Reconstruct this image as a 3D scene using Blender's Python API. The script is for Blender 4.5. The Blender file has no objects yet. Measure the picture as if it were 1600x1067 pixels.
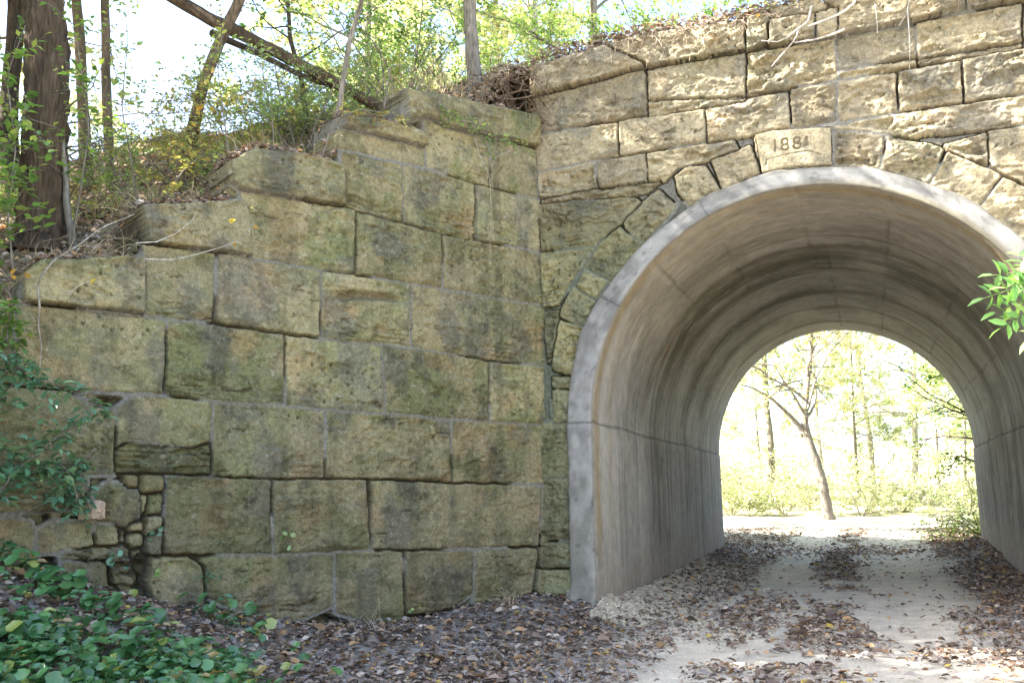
import bpy, math
import numpy as np
from mathutils import Matrix, Vector

# ------------------------------------------------------------------ camera, sky, sun, exposure
scene = bpy.context.scene
COL = scene.collection
F_PX = 1465.4
YAW, PITCH, ROLL = -0.358996, 0.164464, -0.0125265
cam_z = 1.40

def cam_axes():
    cy, sy, cp, sp = math.cos(YAW), math.sin(YAW), math.cos(PITCH), math.sin(PITCH)
    f = np.array([sy*cp, cy*cp, sp]); r = np.array([cy, -sy, 0.0]); u = np.cross(r, f)
    return (math.cos(ROLL)*r + math.sin(ROLL)*u, -math.sin(ROLL)*r + math.cos(ROLL)*u, f)
CR, CU, CF = cam_axes()
CAM = np.array([0.0, 0.0, cam_z])
cd = bpy.data.cameras.new('camera'); cam = bpy.data.objects.new('camera', cd); COL.objects.link(cam)
cd.sensor_width = 36.0; cd.lens = F_PX/1600*36.0; cd.clip_start = 0.05; cd.clip_end = 3000
cam.matrix_world = Matrix(((CR[0], CU[0], -CF[0], 0), (CR[1], CU[1], -CF[1], 0), (CR[2], CU[2], -CF[2], cam_z), (0, 0, 0, 1)))
scene.camera = cam

SUN_EL = math.radians(42.0)
sh = np.array([-0.93, -0.36]); sh /= np.linalg.norm(sh)
SUN = np.array([sh[0]*math.cos(SUN_EL), sh[1]*math.cos(SUN_EL), math.sin(SUN_EL)])
w = bpy.data.worlds.new('World'); scene.world = w; w.use_nodes = True
nt = w.node_tree
sky = nt.nodes.new('ShaderNodeTexSky'); sky.sky_type = 'NISHITA'; sky.sun_disc = False
sky.sun_elevation = SUN_EL; sky.sun_rotation = math.atan2(sh[0], sh[1])
sky.air_density = 1.0; sky.dust_density = 2.6; sky.ozone_density = 0.9
bg = nt.nodes['Background']; bg.inputs[1].default_value = 0.08
nt.links.new(sky.outputs[0], bg.inputs[0])
sd = bpy.data.lights.new('sun', 'SUN'); sd.energy = 4.3; sd.angle = math.radians(0.53); sd.color = (1.0, 0.95, 0.87)
so = bpy.data.objects.new('sun', sd); COL.objects.link(so)
so.rotation_euler = Vector(SUN).to_track_quat('Z', 'Y').to_euler()
scene.view_settings.view_transform = 'Standard'; scene.view_settings.look = 'None'
scene.view_settings.exposure = 3.3; scene.view_settings.gamma = 1.0
scene.cycles.max_bounces = 7; scene.cycles.diffuse_bounces = 4; scene.cycles.transmission_bounces = 4
scene.cycles.transparent_max_bounces = 4

# ------------------------------------------------------------------ numpy noise
def hsh(ix, iy, iz, seed):
    h = (ix.astype(np.int64)*374761393 + iy.astype(np.int64)*668265263 + iz.astype(np.int64)*2147483647 + seed*974634777) & 0xFFFFFFFF
    h = ((h ^ (h >> 13))*1274126177) & 0xFFFFFFFF
    h = ((h ^ (h >> 16))*2246822519) & 0xFFFFFFFF
    return ((h ^ (h >> 15)) & 0xFFFFFF)/float(0xFFFFFF)
def vnoise(x, y, z=None, seed=0):
    x = np.asarray(x, float); y = np.asarray(y, float)
    xi = np.floor(x); yi = np.floor(y); fx = x-xi; fy = y-yi
    ux = fx*fx*fx*(fx*(fx*6-15)+10); uy = fy*fy*fy*(fy*(fy*6-15)+10)
    if z is None:
        zi = np.zeros_like(xi)
        a = hsh(xi, yi, zi, seed); b = hsh(xi+1, yi, zi, seed); c = hsh(xi, yi+1, zi, seed); d = hsh(xi+1, yi+1, zi, seed)
        return 2*((a*(1-ux)+b*ux)*(1-uy) + (c*(1-ux)+d*ux)*uy)-1
    z = np.asarray(z, float); zi = np.floor(z); fz = z-zi; uz = fz*fz*fz*(fz*(fz*6-15)+10)
    r = 0
    for k in (0, 1):
        a = hsh(xi, yi, zi+k, seed); b = hsh(xi+1, yi, zi+k, seed); c = hsh(xi, yi+1, zi+k, seed); d = hsh(xi+1, yi+1, zi+k, seed)
        r = r + ((a*(1-ux)+b*ux)*(1-uy) + (c*(1-ux)+d*ux)*uy)*(uz if k else 1-uz)
    return 2*r-1
def fbm(x, y, o=4, seed=0, z=None, gain=0.5):
    s = 0; a = 1; t = 0
    for k in range(o):
        s = s + a*vnoise(x*2**k, y*2**k, None if z is None else z*2**k, seed+k*17); t += a; a *= gain
    return s/t
def worley(x, y, seed=0, sharp=18.0):
    """returns F1 distance, facet height (soft blend of randomly tilted cell planes), cell random"""
    xi = np.floor(x); yi = np.floor(y); zi = np.zeros_like(xi)
    F1 = np.full(x.shape, 9.0); num = 0; den = 0; rid = np.zeros(x.shape)
    for dx in (-1, 0, 1):
        for dy in (-1, 0, 1):
            cx = xi+dx; cy = yi+dy
            px = cx+0.5+0.42*(2*hsh(cx, cy, zi, seed)-1); py = cy+0.5+0.42*(2*hsh(cx, cy, zi, seed+1)-1)
            d2 = (x-px)**2+(y-py)**2; d = np.sqrt(d2)
            v = (2*hsh(cx, cy, zi, seed+2)-1)*0.6 + (2*hsh(cx, cy, zi, seed+3)-1)*1.3*(x-px) + (2*hsh(cx, cy, zi, seed+4)-1)*1.3*(y-py)
            wt = np.exp(-sharp*d); num = num+wt*v; den = den+wt
            m = d < F1; F1 = np.where(m, d, F1); rid = np.where(m, hsh(cx, cy, zi, seed+5), rid)
    return F1, num/den, rid
def sstep(a, b, x):
    t = np.clip((x-a)/(b-a), 0, 1); return t*t*(3-2*t)
def mix(a, b, t):
    return a*(1-t)+b*t
rng = np.random.default_rng(11)

# ------------------------------------------------------------------ mesh helpers
def mesh_obj(name, V, faces, mat, parent=None, col=None, smooth=True, uv=None):
    """faces: list of int arrays (n,3) or (n,4)"""
    me = bpy.data.meshes.new(name)
    V = np.asarray(V, np.float32).reshape(-1, 3)
    loops = np.concatenate([f.reshape(-1) for f in faces]).astype(np.int32)
    sizes = np.concatenate([np.full(len(f), f.shape[1], np.int32) for f in faces])
    starts = np.concatenate([[0], np.cumsum(sizes)[:-1]]).astype(np.int32)
    me.vertices.add(len(V)); me.vertices.foreach_set('co', V.ravel())
    me.loops.add(len(loops)); me.loops.foreach_set('vertex_index', loops)
    me.polygons.add(len(sizes)); me.polygons.foreach_set('loop_start', starts); me.polygons.foreach_set('loop_total', sizes)
    me.polygons.foreach_set('use_smooth', np.full(len(sizes), smooth, bool))
    me.update(calc_edges=True); me.validate()
    if col is not None:
        c = np.ones((len(V), 4), np.float32); c[:, :3] = np.clip(col, 0.0, 1.0)
        a = me.attributes.new('pigment', 'FLOAT_COLOR', 'POINT'); a.data.foreach_set('color', c.ravel())
    if mat: me.materials.append(mat)
    o = bpy.data.objects.new(name, me); COL.objects.link(o)
    if parent is not None:          # vertices are given in world space; every parent is unrotated when its parts are made
        o.parent = parent; q = parent; l = Vector((0, 0, 0))
        while q is not None: l += q.location; q = q.parent
        o.location = -l
    return o
class MB:
    def __init__(s): s.V = []; s.F3 = []; s.F4 = []; s.C = []; s.n = 0
    def add(s, V, F, col):
        V = np.asarray(V, float).reshape(-1, 3); F = np.asarray(F, int)+s.n
        (s.F3 if F.shape[1] == 3 else s.F4).append(F)
        s.V.append(V); c = np.empty((len(V), 3)); c[:] = col; s.C.append(c); s.n += len(V)
    def build(s, name, mat, parent=None, smooth=True):
        V = np.concatenate(s.V)
        f = []
        if s.F3: f.append(np.concatenate(s.F3))
        if s.F4: f.append(np.concatenate(s.F4))
        return mesh_obj(name, V, f, mat, parent, np.concatenate(s.C), smooth)
def tag(o, label=None, cat=None, group=None, kind=None):
    if label: o['label'] = label
    if cat: o['category'] = cat
    if group: o['group'] = group
    if kind: o['kind'] = kind
    return o
def empty(name, loc=(0, 0, 0), **k):
    o = bpy.data.objects.new(name, None); COL.objects.link(o); o.location = tuple(float(v) for v in loc); o.empty_display_size = 0.2
    return tag(o, **k)

# ------------------------------------------------------------------ materials
def new_mat(name):
    m = bpy.data.materials.new(name); m.use_nodes = True; n = m.node_tree
    return m, n, n.nodes['Principled BSDF'], n.links
def rough_mat(name, rough=0.9, spec=0.25, fine=60.0, var=0.35, bump=0.5, bdist=0.01, med=9.0, vmed=0.2):
    """pigment attribute x two octaves of object-space noise, plus a fine bump"""
    m, n, b, L = new_mat(name)
    at = n.nodes.new('ShaderNodeAttribute'); at.attribute_name = 'pigment'
    geo = n.nodes.new('ShaderNodeNewGeometry')
    n1 = n.nodes.new('ShaderNodeTexNoise'); n1.inputs['Scale'].default_value = fine; n1.inputs['Detail'].default_value = 5
    n2 = n.nodes.new('ShaderNodeTexNoise'); n2.inputs['Scale'].default_value = med; n2.inputs['Detail'].default_value = 6
    L.new(geo.outputs['Position'], n1.inputs['Vector']); L.new(geo.outputs['Position'], n2.inputs['Vector'])
    def rmp(src, v):
        r = n.nodes.new('ShaderNodeMapRange'); r.inputs['From Min'].default_value = 0.3; r.inputs['From Max'].default_value = 0.7
        r.inputs['To Min'].default_value = 1-v; r.inputs['To Max'].default_value = 1+v; L.new(src, r.inputs['Value']); return r.outputs[0]
    mu = n.nodes.new('ShaderNodeMath'); mu.operation = 'MULTIPLY'
    L.new(rmp(n1.outputs[0], var), mu.inputs[0]); L.new(rmp(n2.outputs[0], vmed), mu.inputs[1])
    vm = n.nodes.new('ShaderNodeVectorMath'); vm.operation = 'SCALE'
    L.new(at.outputs['Color'], vm.inputs[0]); L.new(mu.outputs[0], vm.inputs['Scale'])
    L.new(vm.outputs[0], b.inputs['Base Color'])
    b.inputs['Roughness'].default_value = rough; b.inputs['Specular IOR Level'].default_value = spec
    if bump > 0:
        bp = n.nodes.new('ShaderNodeBump'); bp.inputs['Strength'].default_value = bump; bp.inputs['Distance'].default_value = bdist
        ad = n.nodes.new('ShaderNodeMath'); ad.operation = 'ADD'
        L.new(n1.outputs[0], ad.inputs[0]); L.new(n2.outputs[0], ad.inputs[1])
        L.new(ad.outputs[0], bp.inputs['Height']); L.new(bp.outputs[0], b.inputs['Normal'])
    return m
M_STONE = rough_mat('sandstone', 0.92, 0.2, 70, 0.26, 0.8, 0.014, 22, 0.20)
M_CONC = rough_mat('old_concrete', 0.9, 0.2, 90, 0.12, 0.45, 0.006, 7, 0.13)
M_GROUND = rough_mat('packed_earth', 0.95, 0.15, 45, 0.25, 0.6, 0.012, 4, 0.15)
M_GRAVEL = rough_mat('gravel_stone', 0.9, 0.2, 60, 0.2, 0.3, 0.004, 20, 0.15)
M_LITTER = rough_mat('dead_leaf', 0.7, 0.3, 90, 0.25, 0.0, 0.0, 25, 0.2)
def bark_mat(name, sx=1.0):
    m = rough_mat(name, 0.95, 0.15, 40, 0.4, 0.8, 0.01, 12, 0.3)
    n = m.node_tree; geo = [q for q in n.nodes if q.type == 'NEW_GEOMETRY'][0]
    mp = n.nodes.new('ShaderNodeMapping'); mp.inputs['Scale'].default_value = (1, 1, 0.18)
    n.links.new(geo.outputs['Position'], mp.inputs['Vector'])
    for t in [q for q in n.nodes if q.type == 'TEX_NOISE']:
        n.links.new(mp.outputs[0], t.inputs['Vector'])
    return m
M_BARK = bark_mat('bark')
def leaf_mat(name, trans=0.42, rough=0.42, spec=0.4):
    m, n, b, L = new_mat(name)
    at = n.nodes.new('ShaderNodeAttribute'); at.attribute_name = 'pigment'
    L.new(at.outputs['Color'], b.inputs['Base Color']); b.inputs['Roughness'].default_value = rough
    b.inputs['Specular IOR Level'].default_value = spec
    tr = n.nodes.new('ShaderNodeBsdfTranslucent')
    vm = n.nodes.new('ShaderNodeVectorMath'); vm.operation = 'MULTIPLY'; vm.inputs[1].default_value = (1.25, 1.35, 0.6)
    L.new(at.outputs['Color'], vm.inputs[0]); L.new(vm.outputs[0], tr.inputs['Color'])
    mx = n.nodes.new('ShaderNodeMixShader'); mx.inputs[0].default_value = trans
    out = [q for q in n.nodes if q.type == 'OUTPUT_MATERIAL'][0]
    L.new(b.outputs[0], mx.inputs[1]); L.new(tr.outputs[0], mx.inputs[2]); L.new(mx.outputs[0], out.inputs['Surface'])
    return m
M_LEAF = leaf_mat('leaf'); M_GLOSSY = leaf_mat('glossy_leaf', 0.22, 0.24, 0.9)

# ------------------------------------------------------------------ the site: plan geometry
D, TL = 10.72, 10.0                       # portal plane and tunnel length
XC, AW, BH, HS = -0.52, 2.5, 2.56, 2.258   # arch centre, half width, rise, springing height
CX = -3.66                                 # wing corner
WD = np.array([-0.5, -math.cos(math.radians(30))])       # along the wing, away from the corner
WN = np.array([math.cos(math.radians(30)), -0.5])        # wing face normal, towards the road
CXR = 2*XC-CX
def wing_tn(x, y):
    dx = x-CX; dy = y-D
    return dx*WD[0]+dy*WD[1], dx*WN[0]+dy*WN[1]
def wing_tn_r(x, y):
    return wing_tn(2*XC-x, y)
BANK_T = np.array([-2, 0.15, 1.07, 1.95, 3.1, 3.9, 4.4, 5.28, 5.76, 7, 12]); BANK_Z = np.array([0.12, 0.27, 0.24, 0.16, 0.27, 0.43, 0.55, 0.80, 0.98, 1.2, 1.2])
def ground_h(x, y):
    base = np.clip((y-10.7)*0.02, -0.06, 0.2) + np.clip(y-20.7, 0, 20)*0.03 + np.clip(y-40, 0, 300)*0.05
    t, n = wing_tn(x, y)
    zb = np.interp(t, BANK_T, BANK_Z)
    wdt = np.interp(t, [0, 3, 6, 9], [0.8, 1.4, 2.0, 3.0])
    b = zb*np.exp(-(np.clip(n, 0, 99)/wdt)**2)
    b = b*sstep(-1.2, 0.0, t)
    t2, n2 = wing_tn_r(x, y)
    b2 = 0.25*np.exp(-(np.clip(n2, 0, 99)/0.8)**2)*sstep(-1.0, 0.2, t2)
    # heaps along the foot of the tunnel walls
    m = sstep(D-0.4, D+0.6, y)*(1-sstep(D+TL, D+TL+2, y))
    e = 0.10*np.exp(-((x-(XC-AW))/0.45)**2)*m + (0.12+0.16*sstep(D+5, D+9, y))*np.exp(-((x-(XC+AW))/0.5)**2)*m
    side = 0.5*sstep(3.5, 14, np.abs(x-XC))*sstep(22, 30, y)
    rut = -0.025*(np.exp(-((x-XC+0.85)/0.28)**2)+np.exp(-((x-XC-0.75)/0.3)**2))
    return base + np.where(y < D+0.5, b+b2, 0) + e + side + rut + 0.012*fbm(x*1.7, y*1.7, 3, 5)
CREST = 7.0
def hill_h(x, y):
    near = CREST-0.70*np.clip(D+0.6-y, 0, 99)
    far = CREST-0.62*np.clip(y-(D+TL-0.4), 0, 99)
    h = np.minimum(near, far)
    h = h + 0.22*fbm(x*0.6, y*0.6, 3, 9)+0.05*fbm(x*3, y*3, 2, 19)
    t, n = wing_tn(x, y)
    k = sstep(0, 1.6, -n)          # beyond the wing end the slope runs out into the ground
    lo = sstep(5.9, 7.2, t)
    h = np.where((y < D) & (x < XC), h*(1-lo*(1-k)) + lo*(1-k)*(ground_h(x, y)-0.1), h)
    heap = 0.35*np.exp(-((x+4.0)/0.5)**2-((y-10.7)/0.6)**2)
    return h+heap
def ray_dir(px, py):
    return CF + CR*((px-800)/F_PX) - CU*((py-533.5)/F_PX)
def at(px, py, Y):
    d = ray_dir(px, py); return CAM + d*(Y/d[1])
def on_hill(px, py, y0=4.0):
    d = ray_dir(px, py)
    for Y in np.arange(y0, 30, 0.05):
        p = CAM+d*(Y/d[1]); t, n = wing_tn(p[0], p[1])
        if n < -0.3 or Y > D+0.4:
            if p[2] < hill_h(p[0], p[1]): return p
    return CAM+d*(12/d[1])
# ------------------------------------------------------------------ masonry
def poly_sdf(x, y, P):
    """positive inside"""
    P = np.asarray(P); n = len(P); d2 = np.full(x.shape, 1e9); ins = np.zeros(x.shape, bool)
    for i in range(n):
        ax, ay = P[i]; bx, by = P[(i+1) % n]
        ex, ey = bx-ax, by-ay; l2 = ex*ex+ey*ey+1e-12
        t = np.clip(((x-ax)*ex+(y-ay)*ey)/l2, 0, 1)
        d2 = np.minimum(d2, (x-ax-t*ex)**2+(y-ay-t*ey)**2)
        if abs(ey) > 1e-9:
            c = ((ay > y) != (by > y)) & (x < (bx-ax)*(y-ay)/ey+ax); ins ^= c
    return np.where(ins, 1, -1)*np.sqrt(d2)
PAL = {
 'wing': dict(tight=0.004, a=(0.33, 0.287, 0.16), b=(0.258, 0.228, 0.135), moss=(0.16, 0.175, 0.075), grey=(0.125, 0.12, 0.10), rust=(0.36, 0.235, 0.12), mossy=0.55, darken=1.0),
 'arch': dict(a=(0.345, 0.29, 0.185), b=(0.255, 0.215, 0.145), moss=(0.20, 0.19, 0.11), grey=(0.17, 0.16, 0.13), rust=(0.45, 0.33, 0.19), mossy=0.12, darken=0.5, rough=2.2, grow=0.026, close=-0.0, jw=0.010),
}
MORTAR = np.array((0.215, 0.205, 0.18)); CRUD = np.array((0.075, 0.062, 0.045))
def masonry(X, Z, stones, pal, seed, clip=None):
    """height and pigment of a rock faced ashlar wall on a grid; X, Z wall coordinates"""
    wx = X+0.013*fbm(X*7, Z*7, 3, seed+1)+0.004*vnoise(X*40, Z*40, None, seed+2)
    wz = Z+0.013*fbm(X*7, Z*7, 3, seed+3)+0.004*vnoise(X*40, Z*40, None, seed+4)
    second = np.full(X.shape, -9.0); best = np.full(X.shape, -9.0); sid = np.full(X.shape, -1)
    dx = X[0, 1]-X[0, 0]; x0 = X[0, 0]; z0 = Z[0, 0]; dz = Z[1, 0]-Z[0, 0]
    for i, (st, P) in enumerate(stones):
        P = np.asarray(P); lo = P.min(0)-0.12; hi = P.max(0)+0.12
        a = max(0, int((lo[0]-x0)/dx)); b = min(X.shape[1], int((hi[0]-x0)/dx)+2); c = max(0, int((lo[1]-z0)/dz)); d = min(X.shape[0], int((hi[1]-z0)/dz)+2)
        if a >= b or c >= d: continue
        s = (slice(c, d), slice(a, b)); sd = poly_sdf(wx[s], wz[s], P)
        if clip is not None: sd = np.minimum(sd, clip[s])
        m = sd > best[s]; second[s] = np.where(m, best[s], np.maximum(second[s], sd)); best[s] = np.where(m, sd, best[s]); sid[s] = np.where(m, i, sid[s])
    jw = pal.get('jw', 0.0125)+0.0045*vnoise(X*2.3, Z*2.3, None, seed+78)
    best = np.minimum(best+pal.get('grow', 0.016), (best-second)*0.5-jw*0.75)
    if clip is not None: best = np.minimum(best, clip)
    ns = len(stones); r = np.random.default_rng(seed)
    R = r.random((ns+1, 10)); S = np.where(sid < 0, ns, sid)
    sty = np.array([s for s, _ in stones]+['none'])
    cen = np.array([np.mean(P, 0) for _, P in stones]+[(0, 0)]); lo = np.array([np.min(P, 0) for _, P in stones]+[(0, 0)]); hi = np.array([np.max(P, 0) for _, P in stones]+[(0, 0)])
    size = np.maximum(hi-lo, 0.05)
    d = best-0.0025*vnoise(X*12, Z*12, None, seed+77); inside = d > 0
    off = S*7.31
    fx = X+0.10*fbm(X*3, Z*3, 3, seed+5); fz = Z+0.07*fbm(X*3, Z*3, 3, seed+6)
    _, f1, _ = worley(fx*2.4+off, fz*4.6+off, seed+7, 40)
    _, f2, _ = worley(fx*8+off, fz*15+off, seed+8, 26)
    p1, _, _ = worley(X*6+off, Z*6, seed+9)
    rough = mix(0.35, 1.25, R[S, 0])*pal.get('rough', 1.0)*np.where(sty[S] == 'cop', 1.25, 1.0)
    edge = 1-np.exp(-np.clip(d, 0, 1)/0.007)
    body = edge*(0.022+0.020*R[S, 1])
    edge2 = sstep(0.0, 0.07, d)
    tilt = ((X-cen[S, 0])/size[S, 0])*(R[S, 2]-0.5)*0.04+((Z-cen[S, 1])/size[S, 1])*(R[S, 3]-0.6)*0.045
    big = fbm(X*2.3+off, Z*3.1, 4, seed+10)
    tb = fbm(X*1.8+off, Z*3.4+off, 5, seed+30, gain=0.55)*3.2; tf = np.floor(tb); terr = (tf+sstep(0.40, 0.60, tb-tf)-tb*0.35)/3.2
    fine = fbm(X*13, Z*24, 5, seed+11, gain=0.72)
    gate = sstep(-0.2, 0.35, fbm(X*1.9+off, Z*2.2, 2, seed+12))
    rel = edge2*(0.030*f1*rough*gate + 0.050*terr*rough + 0.012*big*rough + 0.016*f2*rough*(0.25+0.75*gate) + tilt) + edge*(0.013*fine*mix(0.7, 1.3, gate))
    # horizontal bedding cracks: short dark ledges
    cr = fbm(X*1.6+off, Z*9, 3, seed+13); crack = sstep(0.022, 0.0, np.abs(cr-0.22))*sstep(0.05, 0.5, fbm(X*2.2, Z*2.2+off, 2, seed+14))
    rel -= 0.035*crack*edge2
    vc = fbm(X*5+off, Z*2.5, 4, seed+41); vcr = sstep(0.018, 0.0, np.abs(vc))*sstep(0.2, 0.5, fbm(X*1.7+off, Z*1.7, 2, seed+42)); rel -= 0.02*vcr*edge2
    # pits
    pit = sstep(0.12, 0.06, p1)*(R[S, 4] > 0.35)*sstep(-0.1, 0.3, vnoise(X*1.2, Z*1.2, None, seed+15)); rel -= 0.028*pit*edge2
    # spalled lower edges
    zr = (Z-lo[S, 1])/size[S, 1]
    sp = sstep(0.34, 0.1, zr+0.22*fbm(X*4+off, Z*6, 3, seed+16))*sstep(-0.1, 0.35, fbm(X*2.1+off, Z*1.5, 2, seed+36))*(R[S, 5] > 0.55)*pal.get('spall', 1.0)
    lay = (Z+0.09*fbm(X*1.3, Z*1.6, 4, seed+17)+0.012*fbm(X*9, Z*5, 2, seed+37))/0.05; li = np.floor(lay); lf = lay-li
    lr = hsh(li, np.floor(X*3+3*hsh(li, li*0, li*0, 5)), li*0, seed+18)
    lam = 0.055*(lr-0.6) - 0.05*sstep(0.16, 0.03, np.minimum(lf, 1-lf))*sstep(-0.1, 0.3, fbm(X*5, Z*14, 3, seed+43)) + 0.014*fine + 0.02*f2
    h = body+rel
    h = mix(h, np.minimum(h, 0.012+lam), np.clip(sp, 0, 1)*edge)
    islam = (sty[S] == 'lam'); h = np.where(islam & inside, edge*(0.02+lam*1.2), h)
    dmg = (sty[S] == 'dmg')*sstep(0.05, 0.2, ((X-cen[S, 0])/size[S, 0]*(-1)+0.30)+0.15*big)*sstep(0.55, 0.3, zr); h = np.where(inside, mix(h, -0.01+lam, dmg), h)
    crk = (sty[S] == 'crk')*sstep(0.10, 0.0, np.abs(zr-0.72+0.10*((X-cen[S, 0])/size[S, 0])+0.05*big))*sstep(0.48, 0.2, np.abs((X-cen[S, 0])/size[S, 0])); h = np.where(inside, h-0.11*crk, h)
    rub = (sty[S] == 'rub'); h = np.where(rub & inside, h-0.03+0.05*R[S, 6], h)
    cop = (sty[S] == 'cop'); h = np.where(cop & inside, h+0.085+0.03*R[S, 6], h)
    # joints: raked mortar ribbons, in places gone altogether
    mort = 0.016+0.006*fine+0.006*big
    openj = sstep(-0.02, 0.16, fbm(X*1.1, Z*1.4, 3, seed+20)+0.02-pal.get('close', 0.0)+0.25*(sty[S] == 'rub')+0.15*islam+0.08*(sty[S] == 'v'))
    openj = np.maximum(openj, sstep(0.03, 0.07, -best))*1.0
    void = (best < -0.035)*(pal['darken'] > 0.9)
    openj = np.where((best < -0.016) & (pal['darken'] < 0.9), np.minimum(openj, 0.25), openj)
    r1, rf, ri = worley(fx*7, fz*10, seed+50, 22); openj = np.where(void, 0.15, np.where(best < -0.05, 0.3, openj))
    mort = np.where(void, -0.035+0.11*(ri-0.6)+0.035*rf-0.05*sstep(0.42, 0.62, r1), mix(mort, -0.10, openj))
    h = np.where(inside, np.maximum(h, -0.05), mort)
    # pigment
    t = R[S, 7][..., None]
    base = mix(np.array(pal['a']), np.array(pal['b']), np.clip(t+0.55*big[..., None], 0, 1))
    g1 = fbm(X*1.3, Z*1.1, 4, seed+21); g2 = fbm(X*5+off, Z*4, 4, seed+22); g3 = fbm(X*9, Z*9, 4, seed+23, gain=0.65)
    moss = np.clip(sstep(-0.15, 0.55, g1+0.5*g2+0.35*g3+(pal['mossy']-0.5)), 0, 1)*(0.5+0.5*R[S, 8])
    c = mix(base, np.array(pal['moss']), (moss*0.85)[..., None])
    rust = sstep(0.15, 0.6, fbm(X*2.4+off, Z*2.4, 4, seed+24))*0.6; c = mix(c, np.array(pal['rust']), (rust*0.6)[..., None])
    grey = sstep(0.0, 0.5, fbm(X*3+off, Z*2.2, 4, seed+25)+0.25*g3-0.05); c = mix(c, np.array(pal['grey']), (grey*0.60)[..., None])
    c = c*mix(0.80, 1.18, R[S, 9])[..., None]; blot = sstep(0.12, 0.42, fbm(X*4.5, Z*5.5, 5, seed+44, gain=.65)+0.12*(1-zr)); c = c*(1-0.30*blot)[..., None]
    lich = sstep(0.28, 0.5, fbm(X*11, Z*11, 4, seed+26, gain=0.7))*sstep(-0.2, 0.4, g1); c = mix(c, c*0.45, (lich*0.7)[..., None])
    spk = sstep(0.35, 0.5, fbm(X*23, Z*23, 3, seed+27, gain=0.8)); c = mix(c, np.array((0.5, 0.47, 0.36)), (spk*0.25)[..., None])
    c = mix(c, CRUD, (0.75*np.clip(crack+vcr, 0, 1)*inside+0.6*pit*inside)[..., None])
    run = sstep(0.15, 0.6, fbm(X*6, Z*0.7, 3, seed+28)); c = c*(1-0.22*run*pal['darken'])[..., None]
    darken = sstep(3.4, 0.4, Z)*pal['darken']; c = mix(c, c*np.array((0.66, 0.66, 0.69)), (darken*0.75)[..., None])  # stone colour gets darker towards the foot of the wall
    mc = mix(MORTAR, CRUD, np.clip(openj, 0, 1)[..., None])*(1+0.15*g3)[..., None]
    mc = mix(mc, mc*np.array((0.78, 0.80, 0.62)), (moss*0.4)[..., None])
    mc = np.where(void[..., None] > 0, c*mix(0.35, 0.95, ri*sstep(0.62, 0.4, r1))[..., None], mc)
    smear = sstep(0.012, 0.0, d)*(1-openj)*0.7
    c = mix(c, mc, np.where(inside, smear, 1.0)[..., None])
    c = mix(c, CRUD*1.4, (crk*0.7+0.5*sp*sstep(0.22, 0.05, np.minimum(lf, 1-lf)))[..., None]*inside[..., None])
    return h, c, S, inside

def extrude_grid(name, P3, nrm, C, mask, mat, parent, back=0.6):
    """P3 (ny,nx,3) front surface, mask of faces (ny-1,nx-1); closes the outline with a skirt going back"""
    ny, nx = P3.shape[:2]
    idx = np.arange(ny*nx).reshape(ny, nx)
    q = np.stack([idx[:-1, :-1], idx[:-1, 1:], idx[1:, 1:], idx[1:, :-1]], -1)[mask]
    m = np.zeros((ny+1, nx+1), bool); m[1:-1, 1:-1] = mask
    sk = []
    c = m[1:-1, 1:-1]
    for (dy, dx, a, b) in ((-1, 0, (0, 0), (0, 1)), (1, 0, (1, 1), (1, 0)), (0, -1, (1, 0), (0, 0)), (0, 1, (0, 1), (1, 1))):
        nb = m[1+dy:m.shape[0]-1+dy, 1+dx:m.shape[1]-1+dx]
        ys, xs = np.nonzero(c & ~nb)
        sk.append(np.stack([idx[ys+a[0], xs+a[1]], idx[ys+b[0], xs+b[1]]], -1))
    sk = np.concatenate(sk)
    used = np.unique(q); remap = -np.ones(ny*nx, int); remap[used] = np.arange(len(used))
    V = P3.reshape(-1, 3)[used]; Cc = C.reshape(-1, 3)[used]
    q = remap[q]; sk = remap[sk]
    faces = [q]
    if back > 0:
        bu = np.unique(sk); br = -np.ones(len(used), int)
        steps = (0.12, 0.35, back) if back > 0.4 else (back,)
        prev = bu.copy(); prevmap = np.arange(len(used))
        for s in steps:
            br = -np.ones(len(used), int); br[bu] = len(V)+np.arange(len(bu))
            nb = V[bu]-np.asarray(nrm)*s; nb[:, 2] += 0.02*vnoise(nb[:, 0]*9, nb[:, 1]*9, nb[:, 2]*9, 3)
            Cn = Cc[bu]*0.9
            V = np.concatenate([V, nb]); Cc = np.concatenate([Cc, Cn])
            if s == steps[0]: A = sk[:, 0]; B = sk[:, 1]
            faces.append(np.stack([B, A, br[sk[:, 0]], br[sk[:, 1]]], -1)); A = br[sk[:, 0]]; B = br[sk[:, 1]]
        # back of the chunk is left open: it stands against earth
    return mesh_obj(name, V, faces, mat, parent, Cc)

def split_walls(root, P3, nrm, C, fmask, S, stones, mat, res_name='stonework'):
    sty = np.array([s for s, _ in stones]+['none']); fs = sty[S[:-1, :-1]]
    cop = (fs == 'cop') & fmask; vo = (fs == 'v') & fmask; rest = fmask & ~cop & ~vo
    extrude_grid(res_name, P3, nrm, C, rest, mat, root)
    if cop.any(): extrude_grid('coping', P3, nrm, C, cop, mat, root)
    if vo.any(): extrude_grid('arch_stones', P3, nrm, C, vo, mat, root, 0.15)

def courses(x0, x1, zs, seed, wmin=0.8, wmax=1.7, sty='n'):
    r = np.random.default_rng(seed); out = []
    for a, b in zip(zs[:-1], zs[1:]):
        x = x0-r.random()*0.5
        while x < x1:
            wd = r.uniform(wmin, wmax); out.append((sty, [(x+.012, a+.012), (x+wd-.012, a+.012), (x+wd-.012, b-.012), (x+.012, b-.012)])); x += wd
    return out

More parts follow.
